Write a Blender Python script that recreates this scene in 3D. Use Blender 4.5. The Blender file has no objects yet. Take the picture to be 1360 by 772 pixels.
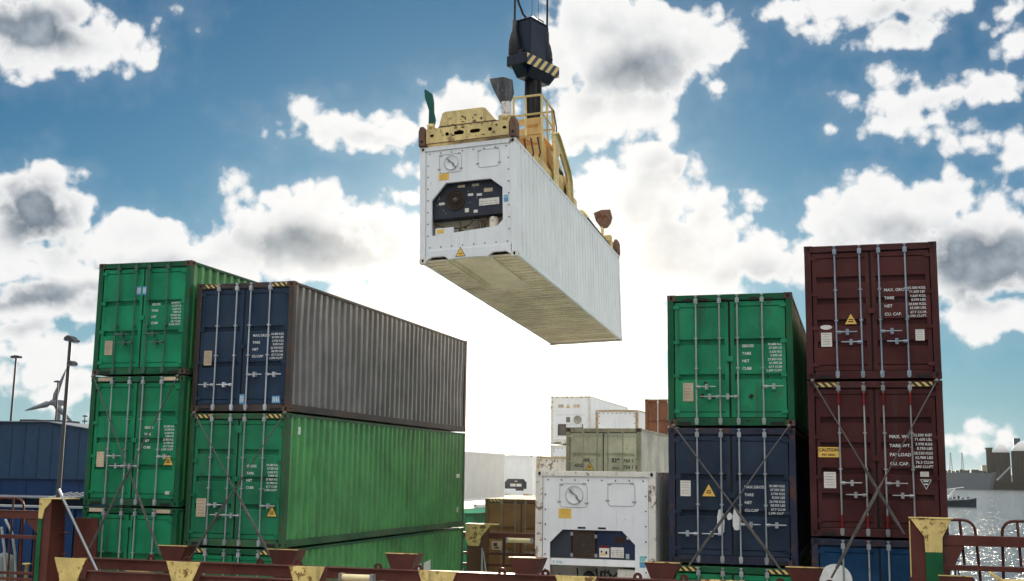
import bpy, bmesh, math, random
from mathutils import Vector, Matrix
random.seed(7)
PI = math.pi
S = bpy.context.scene
COL = S.collection

# ------------------------------------------------------------------ camera
FPX = 1552.73
CR = Vector((0.95994, 0.27990, 0.013285)); CU = Vector((0.030642, -0.15198, 0.98791)); CF = Vector((-0.278532, 0.947924, 0.154468))
cd = bpy.data.cameras.new('camera'); cam = bpy.data.objects.new('camera', cd); COL.objects.link(cam)
cd.sensor_width = 36.0; cd.lens = 36.0 * FPX / 1360.0; cd.clip_start = 0.1; cd.clip_end = 20000
m3 = Matrix((CR, CU, -CF)).transposed(); cam.matrix_world = m3.to_4x4()
S.camera = cam

def ray(px, py):
    return CR * ((px - 680) / FPX) + CU * (-(py - 386) / FPX) + CF
def at(px, py, Y):
    d = ray(px, py); return d * (Y / d.y)

# ------------------------------------------------------------------ materials
def N(nt, t, **kw):
    n = nt.nodes.new(t)
    for k, v in kw.items():
        if k.startswith('i_'):
            key = k[2:]; key = int(key) if key.isdigit() else key.replace('_', ' ')
            n.inputs[key].default_value = v
        else: setattr(n, k, v)
    return n
def mth(nt, op, a, b=None, c=None, clamp=False):
    n = nt.nodes.new('ShaderNodeMath'); n.operation = op; n.use_clamp = clamp
    for i, x in enumerate((a, b, c)):
        if x is None: continue
        if isinstance(x, (int, float)): n.inputs[i].default_value = x
        else: nt.links.new(x, n.inputs[i])
    return n.outputs[0]
def vm(nt, op, a, b=None):
    n = nt.nodes.new('ShaderNodeVectorMath'); n.operation = op
    for i, x in enumerate((a, b)):
        if x is None: continue
        if isinstance(x, (tuple, list)): n.inputs[i].default_value = x
        else: nt.links.new(x, n.inputs[i])
    return n.outputs[1] if op in ('LENGTH', 'DOT_PRODUCT', 'DISTANCE') else n.outputs[0]
def mixc(nt, f, a, b, mode='MIX'):
    n = nt.nodes.new('ShaderNodeMix'); n.data_type = 'RGBA'; n.blend_type = mode; n.clamp_factor = True
    for k, x in ((0, f), (6, a), (7, b)):
        if isinstance(x, (int, float)): n.inputs[k].default_value = x
        elif isinstance(x, (tuple, list)): n.inputs[k].default_value = (*x[:3], 1)
        else: nt.links.new(x, n.inputs[k])
    return n.outputs[2]
def smooth(nt, x, a, b):
    n = nt.nodes.new('ShaderNodeMapRange'); n.interpolation_type = 'SMOOTHSTEP'
    nt.links.new(x, n.inputs[0]); n.inputs[1].default_value = a; n.inputs[2].default_value = b
    return n.outputs[0]
def noise(nt, vec, scale, detail=4, rough=.55, dist=0):
    n = N(nt, 'ShaderNodeTexNoise', i_Scale=scale, i_Detail=detail, i_Roughness=rough, i_Distortion=dist)
    nt.links.new(vec, n.inputs['Vector']); return n.outputs['Fac']
def scl(nt, vec, s):
    return vm(nt, 'MULTIPLY', vec, s)

MATS = {}
def newmat(name):
    m = bpy.data.materials.new(name); m.use_nodes = True
    nt = m.node_tree; b = nt.nodes['Principled BSDF']
    return m, nt, b

RUST = (.11, .042, .016)
def paint(name, col, rough=.5, rust=.5, dirt=.5, metal=0, bump=.28, fade=.25, dirtcol=(.05, .045, .038), spec=.22):
    """weathered paint: patchy fading, vertical run-off streaks, rust spots, small dents"""
    if name in MATS: return MATS[name]
    m, nt, b = newmat(name); L = nt.links.new
    tc = N(nt, 'ShaderNodeTexCoord'); o = tc.outputs['Object']
    inf = N(nt, 'ShaderNodeObjectInfo')
    off = N(nt, 'ShaderNodeCombineXYZ'); L(mth(nt, 'MULTIPLY', inf.outputs['Random'], 53.0), off.inputs[0]); L(mth(nt, 'MULTIPLY', inf.outputs['Random'], 17.0), off.inputs[2])
    p = vm(nt, 'ADD', o, off.outputs[0])
    big = noise(nt, p, .9, 5, .6)
    streak = noise(nt, scl(nt, p, (7, 7, .55)), 1.0, 4, .6)
    fine = noise(nt, p, 14, 5, .65)
    spots = noise(nt, p, 5.5, 6, .7)
    light = tuple(min(1, c * (1 + fade) + .02 * fade) for c in col); dark = tuple(c * (1 - fade) for c in col)
    c = mixc(nt, smooth(nt, big, .3, .7), dark, light)
    c = mixc(nt, mth(nt, 'MULTIPLY', smooth(nt, streak, .52, .78), dirt), c, dirtcol)
    c = mixc(nt, mth(nt, 'MULTIPLY', smooth(nt, fine, .5, .8), dirt * .5), c, dirtcol)
    runs = noise(nt, scl(nt, p, (17, 17, .8)), 1.0, 3, .5)
    c = mixc(nt, mth(nt, 'MULTIPLY', mth(nt, 'MULTIPLY', smooth(nt, runs, .6, .76), smooth(nt, big, .42, .62)), min(.8, rust * 1.6)), c, (RUST[0] * .8, RUST[1] * .8, RUST[2] * .8))
    rm = smooth(nt, mth(nt, 'ADD', mth(nt, 'MULTIPLY', spots, .7), mth(nt, 'MULTIPLY', big, .3)), .63 - .16 * rust, .67 - .12 * rust)
    rc = mixc(nt, fine, (RUST[0] * .45, RUST[1] * .4, RUST[2] * .4), (RUST[0] * 1.6, RUST[1] * 1.6, RUST[2] * 1.5))
    c = mixc(nt, mth(nt, 'MULTIPLY', rm, min(1, rust * 1.3)), c, rc)
    L(c, b.inputs['Base Color'])
    r = mth(nt, 'ADD', mth(nt, 'MULTIPLY', fine, .3), rough - .15); L(r, b.inputs['Roughness'])
    b.inputs['Metallic'].default_value = metal; b.inputs['Specular IOR Level'].default_value = .5 if metal else spec
    bp = N(nt, 'ShaderNodeBump', i_Strength=bump, i_Distance=.02); L(mth(nt, 'ADD', big, mth(nt, 'MULTIPLY', spots, .25)), bp.inputs['Height']); L(bp.outputs[0], b.inputs['Normal'])
    MATS[name] = m; return m
def plain(name, col, rough=.5, metal=0, spec=.35):
    if name in MATS: return MATS[name]
    m, nt, b = newmat(name)
    o = N(nt, 'ShaderNodeTexCoord').outputs['Object']
    n = noise(nt, o, 9, 5, .65)
    nt.links.new(mixc(nt, n, tuple(c * .72 for c in col), tuple(min(1, c * 1.2) for c in col)), b.inputs['Base Color'])
    b.inputs['Roughness'].default_value = rough; b.inputs['Metallic'].default_value = metal; b.inputs['Specular IOR Level'].default_value = spec
    MATS[name] = m; return m
def hazard(name, scale=5.0, axis=(1, 0, 1), a=(.62, .46, .14), bcol=(.015, .016, .02), wear=.35):
    if name in MATS: return MATS[name]
    m, nt, b = newmat(name)
    o = N(nt, 'ShaderNodeTexCoord').outputs['Object']
    d = vm(nt, 'DOT_PRODUCT', o, axis)
    f = mth(nt, 'FRACT', mth(nt, 'MULTIPLY', d, scale))
    s = mth(nt, 'GREATER_THAN', f, .5)
    c = mixc(nt, s, bcol, a)
    w = smooth(nt, noise(nt, o, 9, 6, .7), .55, .66)
    c = mixc(nt, mth(nt, 'MULTIPLY', w, wear), c, (.06, .045, .03))
    nt.links.new(c, b.inputs['Base Color']); b.inputs['Roughness'].default_value = .55
    MATS[name] = m; return m

GREEN = paint('green_paint', (.004, .19, .08), .5, .26, .6)
GREENSIDE = paint('green_lit_side_paint', (.055, .255, .075), .4, .22, .4, spec=.5)  # lighter, yellower than the doors: glow on the sides put into the colour
NAVY = paint('navy_paint', (.012, .031, .064), .48, .12, .25)
GREYBLUE = paint('greyblue_side_paint', (.14, .134, .134), .4, .25, .35, spec=.5)
MAROON = paint('maroon_paint', (.074, .0175, .0155), .5, .2, .45)
BLUE = paint('blue_paint', (.004, .042, .11), .48, .15, .25)
BROWN = paint('brown_paint', (.19, .07, .03), .55, .25, .35)
OCHREBROWN = paint('ochre_brown_paint', (.22, .11, .04), .55, .3, .35)
OLIVE = paint('olive_grey_paint', (.52, .51, .38), .55, .28, .3)
GREYSIDE = paint('grey_side_paint', (.5, .49, .43), .55, .25, .35)
WHITE = paint('white_paint', (.74, .76, .77), .42, .16, .16, dirtcol=(.3, .27, .21), fade=.06)
WHITESIDE = paint('white_side_paint', (.76, .77, .76), .4, .08, .35, dirtcol=(.4, .38, .33), fade=.06, spec=.5)
WHITERUST = paint('white_rusty_frame_paint', (.66, .64, .58), .5, .62, .35, dirtcol=(.3, .24, .16), fade=.1)
CREAM = paint('underside_paint', (.88, .78, .6), .6, .22, .2, dirtcol=(.32, .24, .14), fade=.15)
GREENB = paint('green_paint_dull', (.010, .165, .075), .52, .28, .5)
GREENC = paint('green_paint_fresh', (.004, .215, .095), .46, .2, .45)
FRAMEG = paint('green_frame_shaded_paint', (.004, .085, .034), .5, .45, .6)  # rusty frame green, darkened to carry the shadow in the gaps between stacks
FRAMEN = paint('navy_frame_paint', (.02, .026, .05), .5, .6, .6)
FRAMERUST = paint('rusty_frame_paint', (.09, .06, .045), .6, .75, .6)
FRAMEM = paint('maroon_frame_paint', (.06, .015, .015), .5, .35, .6)
STEEL = paint('galvanised_steel', (.42, .45, .47), .4, .3, .35, metal=.55, bump=.05)
REDBAND = paint('red_cam_paint', (.2, .012, .012), .5, .2, .4)
DARK = plain('dark_gap', (.012, .012, .012), .8)
RUBBER = plain('black_rubber', (.012, .012, .013), .55)
YELLOW = paint('spreader_yellow', (.64, .5, .22), .5, .5, .55, dirtcol=(.1, .08, .05))
YELLOWB = paint('bracket_yellow', (.62, .48, .18), .55, .68, .6, dirtcol=(.12, .09, .05))
ORANGE = paint('spreader_orange', (.6, .38, .14), .5, .25, .3)
DECKRED = paint('deck_maroon', (.088, .024, .018), .5, .4, .55)
POSTGREEN = paint('post_green', (.006, .085, .03), .5, .1, .35)
FLIPGREEN = paint('flipper_green', (.004, .11, .085), .45, .05, .4)
SCUFF = paint('scuffed_black_paint', (.05, .052, .054), .5, .5, .6, dirtcol=(.3, .3, .3), bump=.6)
RUSTM = paint('rust_metal', (.16, .09, .06), .65, .75, .6)
HOOKNAVY = paint('hook_navy', (.006, .014, .032), .35, .08, .3)
WAREBLUE = paint('warehouse_blue', (.014, .045, .095), .5, .03, .2, fade=.1)
WAREDARK = paint('warehouse_dark_blue', (.004, .03, .1), .5, .03, .2, fade=.1)
ROOFG = paint('roof_grey', (.16, .18, .2), .6, .05, .3)
MACH = paint('machinery_graphite', (.03, .036, .05), .5, .1, .4, fade=.2)
FANM = paint('fan_brown', (.05, .03, .02), .55, .4, .4)
PIPE = plain('pipe_brown', (.09, .055, .03), .5)
DECAL = plain('white_decal', (.72, .74, .72), .5)
PAPER = plain('paper_label', (.68, .66, .6), .6)
TANLABEL = paint('tan_plate', (.5, .4, .28), .6, .3, .5)
STICKY = plain('yellow_sticker', (.78, .5, .1), .5)
STICKB = plain('pale_blue_sticker', (.1, .3, .5), .5)
BLACK = plain('black_ink', (.015, .015, .015), .6)
ROD = paint('lashing_steel', (.1, .092, .085), .5, .35, .5, metal=.5, bump=.05)
RODL = paint('lashing_steel_bright', (.11, .105, .095), .45, .3, .4, metal=.5, bump=.05)
HAZ = hazard('hazard_stripe', 8.0)
HAZB = hazard('hazard_stripe_block', 3.3, (0, 1, -.9), (.72, .55, .2), (.012, .02, .05), .3)
MASTM = plain('mast_grey', (.055, .06, .065), .5, .3)
MASTL = plain('mast_pale', (.3, .34, .38), .5, .3)
TURB = plain('turbine_grey', (.08, .1, .13), .5)
LAMPG = plain('lamp_cover', (.78, .66, .36), .35)
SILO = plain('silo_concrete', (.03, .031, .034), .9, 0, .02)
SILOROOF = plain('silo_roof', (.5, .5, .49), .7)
SHORE = plain('shore_stone', (.02, .021, .023), .9, 0, .02)
HULLG = plain('hull_grey', (.1, .125, .15), .7, 0, .1)
BOATHULL = paint('boat_hull', (.012, .028, .045), .45, .02, .2)

# ------------------------------------------------------------------ mesh builder
class MB:
    def __init__(s): s.v = []; s.f = []; s.mi = []; s.sm = []
    def add(s, vs, fs, mi=0, sm=False):
        n = len(s.v); s.v += [tuple(v) for v in vs]
        for f in fs: s.f.append(tuple(i + n for i in f)); s.mi.append(mi); s.sm.append(sm)
        return s
    def box(s, x0, x1, y0, y1, z0, z1, mi=0):
        vs = [(x, y, z) for z in (z0, z1) for y in (y0, y1) for x in (x0, x1)]
        return s.add(vs, [(0, 2, 3, 1), (4, 5, 7, 6), (0, 1, 5, 4), (2, 6, 7, 3), (0, 4, 6, 2), (1, 3, 7, 5)], mi)
    def prism(s, poly, axis, a, b, mi=0):
        """poly: 2D points; axis 'y': (x,z) extruded a..b in y; 'x': (y,z); 'z': (x,y)"""
        def P(p, t): return {'y': (p[0], t, p[1]), 'x': (t, p[0], p[1]), 'z': (p[0], p[1], t)}[axis]
        n = len(poly); vs = [P(p, a) for p in poly] + [P(p, b) for p in poly]
        fs = [tuple(range(n))[::-1], tuple(range(n, 2 * n))] + [(i, (i + 1) % n, n + (i + 1) % n, n + i) for i in range(n)]
        return s.add(vs, fs, mi)
    def ring(s, outer, inner, axis, a, b, mi=0):
        """plate with a hole: outer and inner loops with equal counts"""
        def P(p, t): return {'y': (p[0], t, p[1]), 'x': (t, p[0], p[1]), 'z': (p[0], p[1], t)}[axis]
        n = len(outer); vs = [P(p, a) for p in outer] + [P(p, a) for p in inner] + [P(p, b) for p in outer] + [P(p, b) for p in inner]
        fs = []
        for i in range(n):
            j = (i + 1) % n
            fs += [(i, j, n + j, n + i), (2 * n + i, 3 * n + i, 3 * n + j, 2 * n + j), (i, 2 * n + i, 2 * n + j, j), (n + i, n + j, 3 * n + j, 3 * n + i)]
        return s.add(vs, fs, mi)
    def tube(s, pts, r, n=8, mi=0, cap=True):
        pts = [Vector(p) for p in pts]; rs = r if isinstance(r, (list, tuple)) else [r] * len(pts)
        vs = []; t0 = None
        for i, p in enumerate(pts):
            t = ((pts[min(i + 1, len(pts) - 1)] - pts[max(i - 1, 0)])).normalized()
            if i == 0:
                u = t.orthogonal().normalized()
            else:
                u = (u - t * u.dot(t)).normalized()
            w = t.cross(u)
            vs += [p + (u * math.cos(2 * PI * k / n) + w * math.sin(2 * PI * k / n)) * rs[i] for k in range(n)]
        fs = [(i * n + k, i * n + (k + 1) % n, (i + 1) * n + (k + 1) % n, (i + 1) * n + k) for i in range(len(pts) - 1) for k in range(n)]
        s.add(vs, fs, mi, True)
        if cap: s.add(vs[:n], [tuple(range(n))[::-1]], mi); s.add(vs[-n:], [tuple(range(n))], mi)
        return s
    def bar(s, a, b, w, h, mi=0, up=(0, 0, 1)):
        a, b = Vector(a), Vector(b); t = (b - a).normalized(); r = t.cross(Vector(up)).normalized(); u = r.cross(t)
        vs = [p + r * (sx * w / 2) + u * (sz * h / 2) for p in (a, b) for sz in (-1, 1) for sx in (-1, 1)]
        return s.add(vs, [(0, 1, 3, 2), (4, 6, 7, 5), (0, 4, 5, 1), (2, 3, 7, 6), (0, 2, 6, 4), (1, 5, 7, 3)], mi)
    def lathe(s, prof, c, axis='z', n=24, mi=0):
        """prof: (radius, t) pairs along axis through c"""
        vs = []
        for r, t in prof:
            for k in range(n):
                a = 2 * PI * k / n; x, y = r * math.cos(a), r * math.sin(a)
                vs.append({'z': (c[0] + x, c[1] + y, c[2] + t), 'y': (c[0] + x, c[1] + t, c[2] + y), 'x': (c[0] + t, c[1] + x, c[2] + y)}[axis])
        m = len(prof)
        fs = [(i * n + k, i * n + (k + 1) % n, (i + 1) * n + (k + 1) % n, (i + 1) * n + k) for i in range(m - 1) for k in range(n)]
        s.add(vs, fs, mi, True)
        if prof[0][0] > 1e-4: s.add(vs[:n], [tuple(range(n))], mi)
        if prof[-1][0] > 1e-4: s.add(vs[-n:], [tuple(range(n))], mi)
        return s
    def mesh(s, name, mats):
        me = bpy.data.meshes.new(name); me.from_pydata(s.v, [], s.f)
        for m in (mats if isinstance(mats, (list, tuple)) else [mats]): me.materials.append(m)
        me.polygons.foreach_set('material_index', s.mi); me.polygons.foreach_set('use_smooth', s.sm)
        bm = bmesh.new(); bm.from_mesh(me); bmesh.ops.recalc_face_normals(bm, faces=bm.faces); bm.to_mesh(me); bm.free()
        me.update(); return me
    def build(s, name, mats, parent=None, bevel=0, flatnormals=False):
        o = bpy.data.objects.new(name, s.mesh(name, mats)); COL.objects.link(o)
        if parent is not None: o.parent = parent
        if bevel:
            bv = o.modifiers.new('edge', 'BEVEL'); bv.width = bevel; bv.segments = 1; bv.limit_method = 'ANGLE'; bv.angle_limit = .6
        return o

def thing(name, label, cat, loc=(0, 0, 0), rot=None, group=None):
    o = bpy.data.objects.new(name, None); COL.objects.link(o); o.location = loc; o.empty_display_size = .2
    if rot: o.rotation_euler = rot
    o['label'] = label; o['category'] = cat
    if group: o['group'] = group
    return o
def tag(o, label, cat, group=None):
    o['label'] = label; o['category'] = cat
    if group: o['group'] = group
    return o

# text -> mesh data
def add_text(mb, txt, size, x, y, z, align='LEFT', mi=0, bold=.006, axis='y'):
    cu = bpy.data.curves.new('t', 'FONT'); cu.body = txt; cu.size = size; cu.align_x = align; cu.offset = bold * size / .1 * .6; cu.resolution_u = 2; cu.fill_mode = 'FRONT'
    ob = bpy.data.objects.new('t', cu); COL.objects.link(ob)
    me = ob.to_mesh()
    vs = [(x + v.co.x, y, z + v.co.y) if axis == 'y' else (y, x + v.co.x, z + v.co.y) for v in me.vertices]; fs = [tuple(p.vertices) for p in me.polygons]
    if vs:
        mb.add(vs, fs, mi)
    ob.to_mesh_clear(); bpy.data.objects.remove(ob); bpy.data.curves.remove(cu)

# ------------------------------------------------------------------ containers
CW, CL, HC, SD = 2.438, 12.192, 2.896, 2.591
def circ(cx, cz, r, n=16, rz=None):
    rz = rz or r
    return [(cx + r * math.cos(2 * PI * k / n), cz + rz * math.sin(2 * PI * k / n)) for k in range(n)]
def rectloop(x0, x1, z0, z1, n=16):
    """rectangle sampled by angle so it pairs with circ()"""
    cx, cz = (x0 + x1) / 2, (z0 + z1) / 2; hx, hz = (x1 - x0) / 2, (z1 - z0) / 2
    out = []
    for k in range(n):
        a = 2 * PI * k / n; c, s_ = math.cos(a), math.sin(a)
        t = min(hx / abs(c) if abs(c) > 1e-6 else 1e9, hz / abs(s_) if abs(s_) > 1e-6 else 1e9)
        out.append((cx + c * t, cz + s_ * t))
    # snap nearest samples to the corners
    for sx in (-1, 1):
        for sz in (-1, 1):
            P = (cx + sx * hx, cz + sz * hz)
            i = min(range(n), key=lambda i: (out[i][0] - P[0]) ** 2 + (out[i][1] - P[1]) ** 2); out[i] = P
    return out
def casting(x0, y0, z0, root, mat, sx, sy):
    """corner casting with oval holes on its end face and its side face"""
    w, l, h = .162, .178, .118
    mb = MB(); mb.box(x0 + .012, x0 + w - .012, y0 + .012, y0 + l - .012, z0 + .002, z0 + h - .002, 1)
    cx, cz = x0 + w / 2, z0 + h / 2
    ya, yb = (y0, y0 + .014) if sy < 0 else (y0 + l - .014, y0 + l)
    mb.ring(rectloop(x0, x0 + w, z0, z0 + h), circ(cx, cz, .03, 16, .042), 'y', ya, yb)
    xa, xb = (x0, x0 + .014) if sx < 0 else (x0 + w - .014, x0 + w)
    ly0, ly1 = (y0 + .0145, y0 + l) if sy < 0 else (y0, y0 + l - .0145)
    mb.ring(rectloop(ly0, ly1, z0, z0 + h), circ((ly0 + ly1) / 2, cz, .034, 16, .03), 'x', xa, xb)
    xi = (x0, x0 + .013) if sx > 0 else (x0 + w - .013, x0 + w)
    mb.box(xi[0], xi[1], ly0, ly1, z0, z0 + h)
    yi = (y0 + l - .013, y0 + l) if sy < 0 else (y0, y0 + .013)
    mb.box(x0 + .0145, x0 + w - .0145, yi[0] + .0003, yi[1], z0 + .001, z0 + h - .001)
    mb.box(x0 + .001, x0 + w - .001, y0 + .0146, y0 + l - .0146, z0 + h - .001, z0 + h + .004)
    mb.box(x0 + .001, x0 + w - .001, y0 + .0146, y0 + l - .0146, z0 - .004, z0 + .001)
    return mb.build('corner_casting', [mat, DARK], root)

def corr(mb, y0, y1, z0, z1, x, depth, pitch, sgn, mi=0):
    """corrugated vertical sheet, outer face at x, waves going in by depth; sgn=+1 faces +X"""
    n = max(1, round((y1 - y0) / pitch)); p = (y1 - y0) / n
    prof = []
    for i in range(n):
        b = y0 + i * p
        prof += [(b, 0), (b + .30 * p, 0), (b + .5 * p, 1), (b + .80 * p, 1)]
    prof.append((y1, 0))
    rs = random.Random(int(abs(z0 * 977 + z1 * 131 + x * 71 + y0 * 13)) + len(MATS)); dents = [(rs.uniform(y0, y1), rs.uniform(z0, z1), rs.uniform(.25, .9), rs.uniform(.008, .035)) for _ in range(16)]
    NZ = 7; vs = []
    for (y, d) in prof:
        jy = rs.uniform(-.007, .007)
        for k in range(NZ):
            z = z0 + (z1 - z0) * k / (NZ - 1); q = sum(a * math.exp(-((y - cy) ** 2 + (z - cz) ** 2) / (w * w)) for cy, cz, w, a in dents)
            vs.append((x - sgn * (depth * d + q), y + (jy if 0 < k < NZ - 1 else 0), z))
    fs = [(NZ * i + k, NZ * i + NZ + k, NZ * i + NZ + k + 1, NZ * i + k + 1) for i in range(len(prof) - 1) for k in range(NZ - 1)]
    mb.add(vs, fs, mi)

def frame_mesh(H, L=CL):
    mb = MB(); W = CW
    for x0 in (0, W - .13):
        for y0 in (.004, L - .154): mb.box(x0 + .003, x0 + .127, y0, y0 + .15, .118, H - .118)
    for y0 in (.006, L - .106):
        mb.box(.162, W - .162, y0, y0 + .1, H - .125, H - .004)
        mb.box(.162, W - .162, y0, y0 + .1, .004, .15)
    for x0 in (.004, W - .064):
        mb.box(x0, x0 + .06, .178, L - .178, H - .07, H - .006)
        mb.box(x0, x0 + .06, .178, L - .178, .006, .16)
    return mb
def side_wall(H, mat, root, L=CL, depth=.058, pitch=.33):
    for sgn, x in ((1, CW - .010), (-1, .010)):
        mb = MB(); corr(mb, .15, L - .15, .158, H - .066, x, depth, pitch, sgn); mb.build('side_wall', mat, root)
def roof(H, mat, root, L=CL):
    mb = MB(); n = 40; vs = []
    for i in range(n * 2 + 1):
        y = .1 + (L - .2) * i / (2 * n); z = H - .02 - (.02 if i % 2 else 0)
        vs += [(.05, y, z), (CW - .05, y, z)]
    mb.add(vs, [(2 * i, 2 * i + 1, 2 * i + 3, 2 * i + 2) for i in range(2 * n)]); mb.build('roof', mat, root)
def floor_under(mat, root, L=CL):
    mb = MB()
    mb.box(.06, CW - .06, .1, L - .1, .15, .17)
    for i in range(28):
        y = .35 + i * .42; mb.box(.064, CW - .064, y, y + .05, .03, .15)
    mb.build('underside', mat, root)

def castings(H, root, mat, L=CL):
    for z in (0, H - .118):
        for x, sx in ((0, -1), (CW - .162, 1)):
            for y, sy in ((0, -1), (L - .178, 1)): casting(x, y, z, root, mat, sx, sy)

def triangle(mb, cx, cz, w, y, a=0, b=1, flip=False):
    h = w * .92; s = -1 if flip else 1
    mb.prism([(cx - w / 2, cz - s * h / 2), (cx + w / 2, cz - s * h / 2), (cx, cz + s * h / 2)], 'y', y, y + .003, b)
    k = .84; o = h * .03 * s
    mb.prism([(cx - w / 2 * k, cz - s * h / 2 * k - o), (cx + w / 2 * k, cz - s * h / 2 * k - o), (cx, cz + s * h / 2 * k - o)], 'y', y - .002, y - .0005, a)

TXT = {
 'gross': [('GROSS', '30.480 KG', '67.200 LB'), ('TARE', '2.630 KG', '5.800 LB'), ('NET', '27.850 KG', '61.400 LB'), ('CUBE', '67.7 CUM', '2.390 CUFT')],
 'maxgross': [('MAX.GROSS', '30.480 KGS', '67.200 LBS'), ('TARE', '3.740 KGS', '8.250 LBS'), ('NET', '26.740 KGS', '58.950 LBS'), ('CU.CAP', '67.7 CU.M', '2.390 CU.FT')],
 'maxgrossb': [('MAX. GROSS', '32.500 KGS.', '71.650 LBS.'), ('TARE', '3.660 KGS.', '8.070 LBS.'), ('NET', '28.840 KGS.', '63.580 LBS.'), ('CU. CAP.', '67.7 CU.M.', '2.390 CU.FT.')],
 'maxwt': [('MAX. WT.', '32.500 KGS', '71.650 LBS'), ('TARE WT.', '3.970 KGS', '8.750 LBS'), ('PAYLOAD', '28.530 KGS', '62.900 LBS'), ('CU. CAP.', '76.3 CU.M', '2.690 CU.FT')],
}
def dry(label, cat, loc, H, dmat, smat, fmat, group, bars=STEEL, ribs=2, tz=.5, txt=None, extras=(), hp=(1, -1, 1, -1), L=CL, detail=True, handles=True, castmat=None, bandred=False, barx=(.57, 1.03, 1.38, 1.86), hz=.33, txtscale=1.0):
    root = thing('shipping_container', label, cat, loc, None, group)
    frame_mesh(H, L).build('frame', fmat, root, .006)
    side_wall(H, smat, root, L); roof(H, smat, root, L); floor_under(FRAMERUST, root, L)
    castings(H, root, castmat or fmat, L)
    # rear bulkhead
    mb = MB(); mb.box(.13, CW - .13, L - .08, L - .06, .14, H - .12); mb.build('end_wall', smat, root)
    z0, z1 = .165, H - .15
    for side in (0, 1):
        xa, xb = ((.145, CW / 2 - .02) if side == 0 else (CW / 2 + .02, CW - .145))
        yb = .03
        mb = MB(); fw = .075
        mb.box(xa, xa + fw, yb, yb + .05, z0, z1); mb.box(xb - fw, xb, yb, yb + .05, z0, z1)
        mb.box(xa + fw, xb - fw, yb, yb + .05, z0, z0 + .09); mb.box(xa + fw, xb - fw, yb, yb + .05, z1 - .09, z1)
        # corrugated field: flat panels with recessed horizontal grooves
        prof = [(z0 + .09, .022), (z0 + .10, .022), (z0 + .115, .006)]
        hh = z1 - z0 - .2
        for k in range(ribs):
            zc = z0 + .1 + hh * (k + 1) / (ribs + 1)
            prof += [(zc - .075, .006), (zc - .055, .06), (zc + .05, .06), (zc + .055, .006)]
        prof += [(z1 - .115, .006), (z1 - .10, .022), (z1 - .09, .022)]
        vs = []
        for z, d in prof: vs += [(xa + fw, yb + d, z), (xb - fw, yb + d, z)]
        mb.add(vs, [(2 * i, 2 * i + 1, 2 * i + 3, 2 * i + 2) for i in range(len(prof) - 1)])
        door = mb.build('door', dmat, root)
        # hinges
        for k in range(4):
            z = z0 + (z1 - z0) * (.05, .36, .65, .96)[k]
            h = MB()
            if side == 0: h.box(.075, .24, yb - .022, yb - .002, z - .035, z + .035)
            else: h.box(CW - .24, CW - .075, yb - .022, yb - .002, z - .035, z + .035)
            h.build('hinge', dmat, door)
        # gasket line
        g = MB(); g.box(xa - .012, xb + .012, yb + .022, yb + .03, z0 - .016, z0 - .001); g.box(xa - .012, xb + .012, yb + .022, yb + .03, z1 + .001, z1 + .03)
        e = CW / 2 - .0199 if side == 0 else CW / 2; g.box(e, e + .0199, yb + .022, yb + .03, z0, z1)
        g.build('gasket', DARK, door)
        for bi in (0, 1):
            i = side * 2 + bi; x = barx[i]; yr = yb - .045
            b = MB(); b.tube([(x, yr, .035), (x, yr, H - .03)], .017, 8)
            for zz in (.10, H - .13):
                b.box(x - .036, x + .036, yr - .03, yr + .04, zz - .05, zz + .05)
                b.box(x - .022, x + .022, yr - .036, yr - .0301, zz - .02, zz + .03)
            b.box(x - .028, x + .028, yr - .03, yr + .04, .022, .045); b.box(x - .028, x + .028, yr - .03, yr + .04, H - .04, H - .018)
            for zz in (.42, .68):
                z = z0 + (z1 - z0) * zz; b.box(x - .033, x + .033, yr - .022, yr + .045, z - .014, z + .014)
            if bandred:
                for za in (.16, H - .46): b.tube([(x, yr, za), (x, yr, za + .24)], .0215, 8, 1)
            b.build('locking_bar', [bars, REDBAND], door)
            if handles:
                hd = hp[i]; z = z0 + (z1 - z0) * (hz if hd > 0 else hz - .085)
                dr = 1 if hd > 0 else -1
                if hp == 'sym': pass
                h = MB(); h.box(min(x, x + dr * .08), max(x, x + dr * .08), yr - .035, yr - .02, z - .03, z + .03)
                h.tube([(x, yr - .04, z), (x + dr * .38, yr - .045, z + .004)], [.016, .010], 8)
                h.box(x + dr * .2 - .028, x + dr * .2 + .028, yr - .06, yr + .03, z - .055, z + .055)
                h.build('handle', bars, door)
        if side == 1 and txt:
            mb = MB(); rows = TXT[txt]; s_ = txtscale; zt = z0 + (z1 - z0) * tz; yy = yb - .003
            for r, (a, b1, b2) in enumerate(rows):
                z = zt - r * .155 * s_
                add_text(mb, a, .078 * s_, 1.46, yy, z, 'LEFT', 0, .003); add_text(mb, b1, .064 * s_, 2.22, yy, z + .032 * s_, 'RIGHT', 0, .003); add_text(mb, b2, .064 * s_, 2.22, yy, z - .042 * s_, 'RIGHT', 0, .003)
            # lettering stands 3 mm proud of the raised door panels
            mb.build('weight_text', DECAL, door)
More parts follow.
